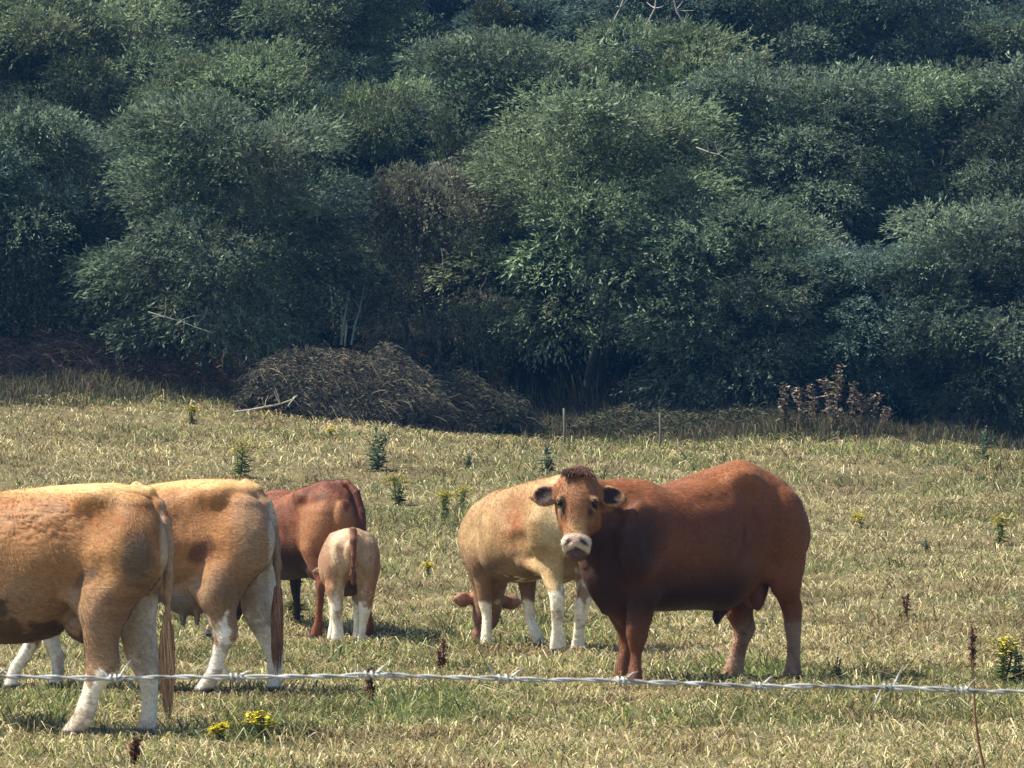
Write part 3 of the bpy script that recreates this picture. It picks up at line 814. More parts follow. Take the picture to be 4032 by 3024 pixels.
def build_cow_b():
    A = Animal(238, 28.7, -20, 0.012)
    A.torso_px([(261, 497, 545, .10), (257, 490, 572, .18), (247, 484, 585, .24), (230, 479, 588, .27), (202, 479, 588, .29), (174, 481, 592, .32), (147, 484.7, 608, .35),
                (120, 486, 618, .37), (90, 487.5, 620, .37), (66, 489, 618, .34), (46, 491, 612, .30), (28, 497, 600, .24), (14, 508, 588, .14)], n=2.25)
    A.leg_px([(505, 228, 262, .17, .08), (530, 215, 272, .17, .12), (560, 204, 268, .17, .13), (589, 201, 246, .17, .12), (608, 203, 237.5, .17, .09), (622, 207, 238, .17, .065), (634, 211, 239.5, .17, .052), (646, 211, 231, .17, .045),
              (659, 209.5, 225.5, .17, .038), (672, 205, 221.5, .17, .04), (682, 199, 217, .17, .045), (695, 189, 211, .17, .055)])
    A.leg_px([(555, 240, 276, -.15, .12), (590, 240, 280, -.17, .12), (613, 243, 281, -.17, .10), (635, 255, 281, -.17, .065), (650, 263, 282, -.17, .052), (662, 267, 282, -.17, .042), (675, 268, 281, -.17, .04), (692, 265, 281, -.17, .05)])
    # forelegs seen under the near cow's belly
    A.leg_px([(585, 40, 72, .15, .08), (615, 32, 58, .15, .08), (640, 25, 42, .16, .055), (655, 17, 33, .16, .05), (668, 9, 24, .16, .042), (678, 6, 19, .16, .042), (686, 3, 19, .16, .048), (693, 0, 22, .16, .055)])
    A.leg_px([(585, 40, 72, -.15, .08), (615, 38, 66, -.15, .08), (640, 43, 60, -.16, .055), (655, 49, 64, -.16, .05), (670, 52, 64, -.16, .042), (680, 50, 63, -.16, .042), (686, 48, 64, -.16, .048), (692, 46, 67, -.16, .055)])
    A.prims.append(Cone(A.pt(194, 588, y=.20), A.pt(206, 600, y=.18), .035, .05, .07))
    for sy in (-1, 1):
        A.prims.append(Ell(A.pt(212, 496, y=.2 * sy), (.11, .07, .07), .10))
        A.prims.append(Ell(A.pt(240, 540, y=.16 * sy), (.21, .12, .24), .08))
        A.prims.append(Ell(A.pt(58, 560, y=.21 * sy), (.17, .09, .28), .08))
    A.prims.append(Ell(A.pt(190, 593, y=0), (.2, .16, .14), .05))
    A.prims.append(Ell(A.pt(190, 515, y=.355), (.15, .07, .12), .11, sub=True))
    A.prims.append(Ell(A.pt(203, 555, y=.36), (.11, .05, .07), .08, sub=True))
    for dx, dy in ((0, .07), (.1, .07), (0, -.06), (.1, -.06)):
        p = A.pt(197, 612, y=dy) + np.array([dx, 0, 0]); A.prims.append(Cone(p, p + np.array([0, 0, -.075]), .022, .014, .02))
    M, o = graze_head(A, (1.5, 0, .95), (2.0, 0, .5), 0)
    tl = [A.pt(246, 482.5, y=0), A.pt(258, 489, y=0), A.pt(267.5, 503, y=0), A.pt(272, 520, y=0), A.pt(275, 540, y=0), A.pt(277.5, 565, y=0), A.pt(278, 592, y=0)]
    A.prims += chain(tl, [.034, .033, .03, .027, .024, .022, .02], .02)
    def colf(V, N):
        W = A.loc(V * np.array([1, 0, 1]) + np.array([0, .25, 0])); px, py = project(W)
        n = fbm(V, 2.6, 21); n2 = fbm(V * np.array([1.5, 1, 3.0]), 8, 22)
        c = np.tile([.34, .155, .056], (len(V), 1)) * (.7 + .6 * n)[:, None]
        c = lerp3(c, np.tile([.52, .28, .10], (len(V), 1)), smooth01((V[:, 2] - 1.22) / .15) * .6)
        c = lerp3(c, np.tile([.32, .21, .125], (len(V), 1)) * (.75 + .5 * n2)[:, None], np.maximum(smooth01((px - 225) / 30), smooth01((.95 - V[:, 2]) / .3)) * .75)
        mp = ((px - 203) / 17) ** 2 + ((py - 551 + .5 * (px - 203)) / 12) ** 2
        c = lerp3(c, np.tile([.12, .045, .025], (len(V), 1)), (1 - smooth01((mp - .5 + 1.2 * (n2 - .5)) / .8)) * .8 * (V[:, 1] > 0))
        xe = pchip([490, 505, 540, 560, 589, 608, 633], [255, 266, 273, 268, 246, 237.5, 239.5], py)
        c = lerp3(c, np.tile([.80, .72, .56], (len(V), 1)), smooth01((px - xe + 5) / 4) * (V[:, 1] > .03) * (py > 500) * (py < 640) * (px < 280) * .75)
        c = lerp3(c, np.tile([.15, .105, .07], (len(V), 1)), np.exp(-(((px - 228) / 16) ** 2 + ((py - 590) / 26) ** 2)) * (V[:, 1] > 0) * (.4 + .6 * n2) * .9)
        c = lerp3(c, np.tile([.78, .52, .22], (len(V), 1)), smooth01((V[:, 2] - 1.31) / .05) * .6)  # bright lit line of the back put into the coat colour
        inner = smooth01((-.02 - (V[:, 1])) / .05) * smooth01((.86 - V[:, 2]) / .1) * smooth01((.4 - V[:, 0]) / .1)
        q0, _ = project(A.loc(V)); edge = smooth01((q0 - 267) / 4) * smooth01((V[:, 2] - .5) / .1) * smooth01((.3 - V[:, 0]) / .1)
        c = lerp3(c, np.tile([.64, .57, .48], (len(V), 1)), np.clip(inner * (.55 + .45 * n2) + edge * .7, 0, 1) * .85)
        ud = smooth01((.68 - V[:, 2]) / .06) * smooth01((V[:, 0] - .2) / .1) * smooth01((.75 - V[:, 0]) / .1)
        c = lerp3(c, np.tile([.17, .145, .13], (len(V), 1)), ud * .85)
        n3 = fbm(V, 14, 79, 3); s_ = smooth01((.44 + .55 * (n3 - .5) - V[:, 2]) / .07)
        c = lerp3(c, np.tile([.86, .79, .66], (len(V), 1)) * (.8 + .35 * n2)[:, None], s_ * (1 - .55 * smooth01((fbm(V, 16, 77, 2) - .56) / .06)))
        tl_ = smooth01((q0 - 271) / 2) * (np.abs(V[:, 1]) < .06) * (V[:, 2] > .5)
        c = lerp3(c, np.tile([.30, .19, .12], (len(V), 1)), tl_ * (py > 525))
        return hoof_col(c, V)
    root = A.build("cow", colf, 60000, .027)
    tag(root, "orange-tan cow with white inner legs and grey udder, half hidden behind the nearest cow", "cow", "cows grazing on the pasture")
    tail_hair(root, [A.pt(278, 585, y=0), A.pt(277.5, 605, y=0), A.pt(277, 630, y=0), A.pt(277, 655, y=0), A.pt(277, 676, y=0)], [.014, .030, .034, .032, .014], 320, (.27, .14, .08), 6)
    return A

def build_cow_c():
    A = Animal(332, 37.4, -64, 0.013)
    A.torso([(-.24, 0, 1.18, .90, .08), (-.18, 0, 1.27, .84, .16), (-.08, 0, 1.33, .74, .215), (.08, 0, 1.34, .70, .24), (.25, 0, 1.31, .62, .28), (.5, 0, 1.26, .54, .37), (.75, 0, 1.22, .50, .40),
             (.95, 0, 1.24, .48, .36), (1.1, 0, 1.25, .52, .29), (1.25, 0, 1.24, .58, .25), (1.4, 0, 1.14, .64, .2), (1.5, 0, 1.0, .72, .12)])
    for sy in (-1, 1):
        A.leg_m(0, .14 if sy > 0 else -.15, 'h', .97, -.03 if sy > 0 else -.04, dy=0 if sy > 0 else -.19)
        A.leg_m(1.18, .17 * sy, 'f', .95, .06 * sy)
        A.prims.append(Ell((.12, .23 * sy, 1.2), (.10, .06, .06), .09))
        A.prims.append(Ell((-.02, .12 * sy, .98), (.21, .11, .24), .07))
        A.prims.append(Ell((1.15, .2 * sy, .9), (.16, .09, .26), .08))
    A.prims.append(Ell((.2, 0, .6), (.17, .14, .12), .06))
    M, o = graze_head(A, (1.38, .02, .92), (1.85, .05, .48), 0)
    tl = [(-.08, -.02, 1.325), (-.18, -.06, 1.32), (-.26, -.11, 1.24), (-.31, -.14, 1.08), (-.33, -.15, .9), (-.33, -.15, .72)]
    A.prims += chain([np.array(p) for p in tl], [.03, .028, .026, .024, .022, .02], .02)
    def colf(V, N):
        c = cow_colors(V, N, [.19, .062, .026], [.27, .11, .048], 0.0, seed=31, M=M, o=o)
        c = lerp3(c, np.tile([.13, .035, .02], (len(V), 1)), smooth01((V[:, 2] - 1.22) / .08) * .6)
        nn = fbm(V, 5, 37, 3)
        c = lerp3(c, np.tile([.07, .025, .015], (len(V), 1)), smooth01((nn - .5) / .1) * .5)
        c = lerp3(c, np.tile([.36, .17, .075], (len(V), 1)), smooth01((.15 - V[:, 0]) / .1) * smooth01((V[:, 2] - .7) / .1) * smooth01((1.25 - V[:, 2]) / .1) * smooth01((.55 - nn) / .1) * .6)  # tan rim light painted on the thigh
        c = lerp3(c, np.tile([.018, .010, .009], (len(V), 1)), smooth01((.96 - V[:, 2]) / .30) * smooth01((V[:, 0] - .12) / .15) * .9)  # deep belly and flank shade painted into the coat
        tl_ = smooth01((-.245 - V[:, 0]) / .02) * (V[:, 2] > .6) * smooth01((.045 - np.abs(V[:, 1] + .13)) / .015)
        c = lerp3(c, np.tile([.10, .03, .02], (len(V), 1)), tl_)
        return hoof_col(c, V)
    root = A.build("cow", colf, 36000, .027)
    tag(root, "dark red-brown cow seen from behind, grazing just behind the pale calf", "cow", "cows grazing on the pasture")
    tail_hair(root, [(-.33, -.15, .78), (-.33, -.15, .64), (-.33, -.15, .5)], [.02, .04, .02], 90, (.12, .04, .02), 7)
    return A

def build_calf():
    A = Animal(351, 35.8, -84, 0.009)
    A.torso([(-.16, 0, .86, .64, .06), (-.11, 0, .92, .61, .13), (-.02, 0, .955, .57, .17), (.15, 0, .95, .50, .19), (.4, 0, .93, .40, .23), (.6, 0, .93, .40, .21), (.8, 0, .93, .44, .17), (.92, 0, .88, .5, .12)])
    A.leg_px_rear([(548, 327, 349, 0, .12), (565, 325.6, 350, .0, .15), (578, 325, 348, .02, .13), (590, 324.5, 345, -.02, .09), (601, 328.5, 343.5, -.04, .05), (612, 330, 343, -.04, .042), (625, 332, 343, -.03, .03), (636, 332, 344, -.02, .034), (648, 330, 345, .02, .045)])
    A.leg_px_rear([(548, 353, 377.5, 0, .12), (565, 353, 378, 0, .15), (578, 356, 377, .02, .13), (590, 357, 374.5, -.02, .09), (600, 357.5, 373, -.04, .05), (612, 358.5, 371, -.04, .04), (625, 358.5, 367.5, -.03, .03), (636, 358, 366, -.02, .034), (648, 356, 367, .02, .045)])
    for sy in (-1, 1):
        A.leg_m(.78, .10 * sy, 'f', .70, .03 * sy)
        A.prims.append(Ell((.06, .145 * sy, .87), (.06, .045, .05), .05))
        A.prims.append(Ell((.22, .21 * sy, .80), (.08, .05, .08), .06, sub=True))
        A.prims.append(Ell((-.0, .115 * sy, .70), (.16, .10, .19), .06))
    A.prims.append(Cone((.85, 0, .74), (1.1, .05, .62), .13, .085, .07))
    M, o = head_frame((1.12, .05, .68), (-.5, 0, .85), (.85, 0, .5))
    A.prims += head_prims(M, o, .58, ear_drop=5, fine=False)
    tl = [(-.12, 0, .93), (-.21, 0, .93), (-.27, 0, .86), (-.29, 0, .74), (-.29, 0, .58)]
    A.prims += chain([np.array(p) for p in tl], [.024, .026, .026, .024, .022], .015)
    def colf(V, N):
        n2 = fbm(V * np.array([1, 1, 1.6]), 10, 42)
        c = np.tile([.45, .31, .18], (len(V), 1)) * (.65 + .6 * n2)[:, None]
        c = lerp3(c, np.tile([.66, .48, .30], (len(V), 1)), smooth01((V[:, 1] - .02) / .05) * .5)
        c = lerp3(c, np.tile([.27, .12, .06], (len(V), 1)), smooth01((fbm(V * np.array([1, 1, .5]), 13, 44, 3) - .5) / .08) * .45)
        c = lerp3(c, np.tile([.22, .09, .05], (len(V), 1)), smooth01((np.abs(V[:, 1]) - .155) / .04) * .6)
        c = lerp3(c, np.tile([.36, .17, .09], (len(V), 1)), smooth01((-.11 - V[:, 1]) / .03) * smooth01((.7 - V[:, 2]) / .3) * .7)
        c = lerp3(c, np.tile([.30, .12, .05], (len(V), 1)), smooth01((V[:, 1] - .10) / .04) * smooth01((.62 - V[:, 2]) / .1) * smooth01((V[:, 2] - .42) / .06) * .6)
        s_ = smooth01((.38 + .6 * (fbm(V, 18, 82, 3) - .5) - V[:, 2]) / .1)
        c = lerp3(c, np.tile([.88, .79, .62], (len(V), 1)) * (.8 + .3 * n2)[:, None], s_)
        tl_ = smooth01((-.20 - V[:, 0]) / .02) * (V[:, 2] > .5) * smooth01((.032 - np.abs(V[:, 1])) / .01)
        c = lerp3(c, np.tile([.17, .065, .035], (len(V), 1)), tl_)
        bl = smooth01((.09 - np.abs(V[:, 1])) / .03) * smooth01((.58 - V[:, 2]) / .04) * (V[:, 2] > .35) * (V[:, 0] > .05)
        c = lerp3(c, np.tile([.08, .04, .025], (len(V), 1)), bl)
        return hoof_col(c, V, (.5, .4, .3))
    root = A.build("calf", colf, 22000, .022)
    tag(root, "small pale tan calf with white legs seen from behind, in front of the dark cow", "calf")
    tail_hair(root, [(-.29, 0, .66), (-.29, 0, .57), (-.29, .0, .5)], [.018, .028, .012], 60, (.16, .07, .04), 8)

def build_cow_e():
    A = Animal(574, 34.6, -60, 0.012)
    A.torso([(-.24, 0, 1.20, .92, .09), (-.18, 0, 1.31, .86, .19), (-.08, 0, 1.37, .78, .25), (.08, 0, 1.40, .74, .27), (.25, 0, 1.38, .68, .30), (.5, 0, 1.35, .60, .35), (.75, 0, 1.31, .55, .37),
             (.95, 0, 1.28, .54, .33), (1.1, 0, 1.27, .56, .27), (1.25, 0, 1.22, .58, .24), (1.4, 0, 1.12, .62, .22), (1.5, 0, .98, .7, .13)])
    # hind legs
    A.leg_px_rear([(505, 535, 560, 0, .08), (522, 527, 562, 0, .13), (545, 528, 563, .03, .18), (562, 537, 563, .05, .16), (578, 542, 563, .03, .11), (590, 546, 565, -.03, .075), (600, 549, 565, -.06, .06), (612, 550, 564, -.05, .045), (628, 551.5, 563.5, -.03, .036), (640, 551, 565, -.01, .04), (656, 550, 567, .03, .055)])
    A.leg_px_rear([(505, 575, 600, 0, .08), (522, 570, 604, 0, .13), (545, 570, 604, .03, .18), (562, 574, 601, .05, .16), (578, 576, 597, .03, .11), (590, 576, 594, -.03, .075), (600, 575, 592, -.06, .06), (612, 574, 588, -.05, .045), (628, 573, 585, -.03, .036), (640, 571.5, 585, -.01, .04), (655, 570, 586, .03, .055)])
    # forelegs
    A.leg_px_rear([(545, 466, 496, 1.2, .15), (573, 472, 494, 1.2, .12), (590, 475.5, 492, 1.22, .085), (603, 478.5, 491.5, 1.23, .06), (617, 482, 492, 1.23, .045), (632, 481.5, 491.5, 1.23, .04), (641, 480.5, 492.5, 1.23, .045), (650, 479, 494, 1.24, .055)])
    A.leg_px_rear([(545, 505, 540, 1.05, .12), (573, 515, 537, 1.05, .12), (590, 519.5, 535.5, 1.06, .085), (603, 521.5, 534.5, 1.06, .06), (617, 524, 535, 1.06, .045), (632, 529, 541, 1.0, .04), (641, 531, 543, 1.0, .045), (650, 531, 546, 1.0, .055)])
    for sy in (-1, 1):
        A.prims.append(Ell((.14, .235 * sy, 1.27), (.07, .055, .055), .06))
        A.prims.append(Ell((.0, .17 * sy, 1.0), (.21, .12, .25), .07))
        A.prims.append(Ell((1.2, .18 * sy, .88), (.16, .09, .27), .08))
    A.prims.append(Ell((.42, .365, 1.15), (.15, .07, .13), .11, sub=True))
    A.prims.append(Ell((.30, .36, .84), (.10, .06, .09), .08, sub=True))
    A.prims.append(Ell((.98, .36, .95), (.045, .05, .2), .08, sub=True))
    A.prims.append(Cone((.40, .22, .70), (.2, .18, .66), .035, .05, .07))
    A.prims.append(Ell((.25, 0, .66), (.18, .15, .12), .06))
    # lowered neck bent to its right, head on the ground behind the forelegs
    hp = A.pt(487, 584, x=1.62)
    zd = np.array([-.25, 0, .97]); yd = np.array([.9, -.25, .3])
    M, o = head_frame(hp, zd, yd)
    A.prims.append(Cone((1.35, -.02, .88), M @ np.array([0, -.12, -.08]) + o, .24, .12, .10))
    A.prims += head_prims(M, o, .84, ear_drop=-3, fine=False)
    def colf(V, N):
        n = fbm(V, 3, 51); n2 = fbm(V * np.array([1, 1, 1.8]), 8, 52)
        c = np.tile([.38, .235, .105], (len(V), 1)) * (.72 + .5 * n)[:, None]
        c = lerp3(c, np.tile([.26, .10, .035], (len(V), 1)), np.exp(-(((V[:, 0] - .42) / .18) ** 2 + ((V[:, 2] - 1.05) / .22) ** 2)) * .9 * (.5 + n))
        c = lerp3(c, np.tile([.58, .44, .22], (len(V), 1)), smooth01((.3 - V[:, 0]) / .15) * smooth01((V[:, 1] - .0) / .1) * smooth01((n - .35) / .3) * .6)
        c = lerp3(c, np.tile([.12, .07, .04], (len(V), 1)), smooth01((.86 - V[:, 2]) / .22) * smooth01((V[:, 0] - .28) / .12) * .8)  # shading of the lower belly and forehand painted in brown
        c = lerp3(c, np.tile([.28, .155, .08], (len(V), 1)), smooth01((V[:, 0] - 1.0) / .15) * smooth01((.9 - V[:, 2]) / .15) * .75)
        c = lerp3(c, np.tile([.40, .17, .06], (len(V), 1)), smooth01((np.abs(V[:, 1]) - .02) / -.05) * smooth01((V[:, 2] - 1.25) / .03) * .7)
        c = lerp3(c, np.tile([.66, .48, .25], (len(V), 1)), smooth01((n2 - .5) / .3) * .25)
        front = smooth01((V[:, 0] - .8) / .1)
        n3 = fbm(V, 15, 80, 3); hs = smooth01((.52 + .7 * (n3 - .5) - V[:, 2]) / .10) * (1 - front) * (1 - .6 * smooth01((fbm(V, 22, 81, 2) - .56) / .05) * (V[:, 2] > .2))
        fs = smooth01((.40 + .2 * (n2 - .5) - V[:, 2]) / .08) * front * (V[:, 0] < 1.42)
        c = lerp3(c, np.tile([.88, .79, .61], (len(V), 1)) * (.75 + .4 * n2)[:, None], np.clip(hs + fs, 0, 1))
        h = (V - o) @ M / .84
        inh = ((h[:, 2] < .03) & (h[:, 2] > -.66) & (h[:, 1] > -.22) & (V[:, 0] > 1.42) & (V[:, 2] < .62))
        c = np.where(inh[:, None], np.array([.24, .13, .085]) * (.7 + .5 * n2)[:, None], c)
        ear = inh & (np.abs(h[:, 0]) > .15) & (h[:, 2] > -.3)
        c = np.where(ear[:, None], np.array([.34, .17, .10]), c)
        return hoof_col(c, V)
    root = A.build("cow", colf, 42000, .027)
    tag(root, "tan cow with white hind shanks grazing behind the bull's head", "cow", "cows grazing on the pasture")
    # tail hangs between the thighs
    B = MB(); tp = [(-.20, 0, 1.33), (-.31, 0, 1.25), (-.34, -.02, 1.05), (-.33, -.03, .8), (-.33, -.03, .6)]
    B.tube(tp, [.034, .032, .026, .022, .02], 8, (.45, .25, .12)); B.build("tail", M_fur, root)
    tail_hair(root, [(-.33, -.03, .64), (-.33, -.03, .5), (-.33, -.03, .36)], [.02, .035, .015], 60, (.4, .22, .11), 9)

# ------------------------------------------------------------------ grass
def blades(P, h, w, lean, ang, cols, name, mat, base_dark=.55):
    n = len(P)
    rng = np.random.default_rng(n)
    d = np.stack([np.cos(ang), np.sin(ang), np.zeros(n)], 1)
    fa = rng.uniform(0, math.pi, n)
    s = np.stack([np.cos(fa), np.sin(fa) * .5, np.zeros(n)], 1)
    up = np.array([0, 0, 1.0])
    h = h[:, None]; w = w[:, None]; lean = lean[:, None]
    mid = P + up * h * .62 + d * lean * h * .35
    tip = P + up * h * np.clip(1 - .45 * lean, .2, 1) + d * lean * h
    V = np.stack([P - s * w, P + s * w, mid + s * w * .8, mid - s * w * .8, tip], 1).reshape(-1, 3)
    b = np.arange(n)[:, None] * 5
    Q = b + np.array([[0, 1, 2, 3]]); T = b + np.array([[3, 2, 4]])
    c = np.repeat(cols, 5, axis=0)
    return mesh_np(name, V, [Q, T], mat, c)

def build_grass():
    rng = np.random.default_rng(7)
    Ps = []; 
    bands = [(17, 21, 520), (21, 26, 1150), (26, 32, 1100), (32, 40, 860), (40, 50, 460), (50, 62, 330), (62, 77, 270)]
    for y0, y1, dens in bands:                                   # tufts per m2 / blades ~ 5 each
        hw = 0.118 * y1 + 2.2
        nT = int((y1 - y0) * 2 * hw * dens / 5)
        c = np.stack([rng.uniform(-hw, hw, nT), rng.uniform(y0, y1, nT)], 1)
        Ps.append(c)
    T = np.concatenate(Ps)
    keep = rng.uniform(0, 1, len(T)) < (0.35 + 1.1 * fbm(T, .9, 2))
    T = T[keep]
    # rank green grass where the photo shows greener, longer growth
    green = fbm(T, .35, 9, 3)
    patch = np.zeros(len(T))
    for (px, py, rx, ry, a) in ((435, 708, 80, 16, 1.0), (60, 712, 90, 22, .8), (330, 706, 120, 14, .6), (250, 740, 60, 14, .6), (520, 700, 60, 14, .5), (420, 545, 60, 26, .35), (900, 440, 170, 12, .45), (600, 445, 150, 16, .35), (750, 672, 40, 8, .7)):
        D = None
        W = np.stack([T[:, 0], T[:, 1], gz(T[:, 0], T[:, 1])], 1)
        u, v = project(W)
        patch = np.maximum(patch, a * np.exp(-(((u - px) / rx) ** 2 + ((v - py) / ry) ** 2)))
    k = 5
    n = len(T) * k
    P = np.repeat(T, k, axis=0) + rng.normal(0, .035, (n, 2))
    D = P[:, 1]
    z = gz(P[:, 0], P[:, 1])
    g = np.repeat(np.clip(smooth01((green - .52) / .16) * .55 + patch, 0, 1), k)
    tint = np.repeat(rng.uniform(0, 1, len(T)), k)
    clump = np.repeat(smooth01((fbm(T, 2.2, 15, 2) - .4) / .3), k)
    h = (0.026 + 0.066 * rng.uniform(0, 1, n) ** 1.6) * (0.7 + .7 * clump) * (1 + .8 * g) * np.clip(.7 + D / 70, 1, 1.8)
    w = (0.0017 + 0.00008 * D) * rng.uniform(.6, 1.4, n)
    lean = rng.uniform(.4, 2.3, n)
    straw = np.array([[.60, .50, .25], [.48, .41, .18], [.70, .61, .36], [.34, .24, .12], [.44, .40, .15]])
    grn = np.array([[.13, .17, .055], [.20, .25, .07], [.09, .13, .05], [.26, .28, .09], [.16, .17, .07]])
    i1 = (rng.uniform(0, .6, n) + tint * .4) * 5
    i1 = np.clip(i1.astype(int), 0, 4)
    c = np.where((rng.uniform(0, 1, n) < .17 + .75 * g)[:, None], grn[i1], straw[i1])
    c = c * rng.uniform(.3, 1.25, n)[:, None]
    dull = np.repeat(smooth01((.47 - fbm(T + .35 * np.sin(T[:, ::-1] * 3.1), 1.7, 33, 3)) / .12), k)
    c = lerp3(c, c * np.array([.62, .57, .56]), dull)
    me = blades(np.stack([P[:, 0], P[:, 1], z - .004], 1), h, w, lean, rng.uniform(0, 2 * math.pi, n), c, "grass", M_grass)
    o = add_obj("grass", me)
    tag(o, "short dry straw and green grass covering the pasture", "grass", None, "stuff")
    # rough grass at the foot of the wood
    n = 70000
    x = rng.uniform(-13, 13, n); px0 = 512 + F * x / 74
    edge = 74.2 + np.where(px0 < 520, 1.0, 0) + .8 * np.sin(x * .9)
    y = edge + rng.uniform(-2.6, 3.4, n) * rng.uniform(.1, 1, n)
    P = np.stack([x, y, gz(x, y)], 1)
    h = .14 + .55 * rng.uniform(0, 1, n) ** 1.5 * smooth01((y - edge + 2.6) / 2.0) * (.3 + fbm(P[:, :2], .8, 4, 2)) ; w = rng.uniform(.005, .011, n)
    pal = np.array([[.13, .115, .06], [.08, .09, .04], [.18, .15, .09], [.06, .08, .035], [.11, .08, .055]])
    c = pal[rng.integers(0, 5, n)] * rng.uniform(.5, 1.2, n)[:, None]
    o = add_obj("rough_grass", blades(P, h, w, rng.uniform(.1, 1.0, n), rng.uniform(0, 6.28, n), c, "rough_grass", M_grass))
    tag(o, "long rank grass and weeds along the shaded foot of the trees", "grass", None, "stuff")

# ------------------------------------------------------------------ trees
def crown_mesh(name, seed, W, H, nclump, ntwig, leaf=.085, droop=.5, skirt=.12, loose=1.0, basec=(.118, .150, .102), var=.3):
    rng = np.random.default_rng(seed)
    # clumps fill an irregular dome
    cl = []
    while len(cl) < nclump:
        a = rng.uniform(0, 2 * math.pi); r = math.sqrt(rng.uniform(0, 1)); z = rng.uniform(skirt, .9)
        prof = math.sqrt(max(0, 1 - ((z - .42) / .60) ** 2)) if z > .42 else .50 + .50 * z / .42
        rr = r * prof
        if r < .55 and z < .7: continue
        cl.append((rr * W / 2 * .84 * math.cos(a), rr * W / 2 * .84 * math.sin(a), z * H, rng.uniform(.34, .80) * W / 5))
    cl = np.array(cl)
    per = ntwig // nclump
    ci = np.repeat(np.arange(nclump), per)
    n = len(ci)
    d = rng.normal(0, 1, (n, 3)); d[:, 2] = d[:, 2] * .8 + .25
    d /= np.linalg.norm(d, axis=1)[:, None]
    c0 = cl[ci, :3]; R = cl[ci, 3][:, None]
    out = c0 - np.array([0, 0, H * .35]); out /= np.linalg.norm(out, axis=1)[:, None]
    start = c0 + d * R * np.array([1.15, 1.15, .68]) * rng.uniform(.5, 1.0, (n, 1))
    dirv = (d * .7 + out * .7 + rng.normal(0, .3, (n, 3))) * np.array([1, 1, .65]); dirv /= np.linalg.norm(dirv, axis=1)[:, None]
    L = rng.uniform(.12, .42, (n, 1)) * loose
    k = 9
    t = np.linspace(.05, 1, k)[None, :, None]
    pos = start[:, None] + dirv[:, None] * L[:, None] * t + np.array([0, 0, -1.0]) * droop * L[:, None] * t ** 2
    pos = pos + rng.normal(0, .022, pos.shape)
    pos = pos.reshape(-1, 3); m = len(pos)
    ld = np.repeat(dirv, k, axis=0) * 1.1 + rng.normal(0, .45, (m, 3)) + np.array([0, 0, -.3]); ld /= np.linalg.norm(ld, axis=1)[:, None]
    nr = rng.normal(0, .6, (m, 3)) + np.array([-.2, -.3, .8]) ; s = np.cross(ld, nr); s /= np.linalg.norm(s, axis=1)[:, None] + 1e-9
    ll = leaf * 1.1 * rng.uniform(.6, 1.4, (m, 1)); lw = ll * .15
    V = np.stack([pos, pos + ld * ll * .5 + s * lw, pos + ld * ll, pos + ld * ll * .5 - s * lw], 1).reshape(-1, 3)
    Q = np.arange(m * 4).reshape(-1, 4)
    cb = np.array(basec)[None] * (1 + var * rng.normal(0, 1, (nclump, 1))).clip(.45, 1.4)
    cb = cb * (1 + rng.normal(0, .035, (nclump, 3)))
    c = np.repeat(cb[ci] * rng.uniform(.5, 1.6, (n, 1)), k, axis=0) * rng.uniform(.8, 1.2, (m, 1))
    return mesh_np(name, V, [Q], M_leaf, np.repeat(c, 4, axis=0).clip(.005, .6))

def trunk_mesh(name, seed, W, H, stems=4):
    rng = np.random.default_rng(seed); B = MB()
    for i in range(stems):
        a = rng.uniform(0, 2 * math.pi); r0 = rng.uniform(.02, .18)
        p = np.array([math.cos(a) * r0, math.sin(a) * r0, -.25]); pts = [p]
        d = np.array([math.cos(a) * .35, math.sin(a) * .35, 1.0])
        for j in range(7):
            d = d + rng.normal(0, .13, 3); d /= np.linalg.norm(d)
            p = p + d * H * .095; pts.append(p)
        B.tube(pts, np.linspace(.10, .025, 8) * rng.uniform(.7, 1.2), 7, np.array([.05, .05, .045]) * rng.uniform(.7, 1.5))
        for j in range(3, 8):
            for q in range(2):
                b = pts[j]; dd = rng.normal(0, 1, 3); dd[2] = abs(dd[2]) * .3 + .15; dd /= np.linalg.norm(dd)
                L = W * .11 * rng.uniform(.5, 1)
                bp = [b + dd * L * t + np.array([0, 0, .12 * math.sin(3 * t + q)]) + rng.normal(0, .04, 3) * t for t in np.linspace(0, 1, 5)]
                B.tube(bp, np.linspace(.028, .006, 5), 5, np.array([.055, .055, .05]) * rng.uniform(.7, 1.6))
    return B.mesh(name, M_bark)

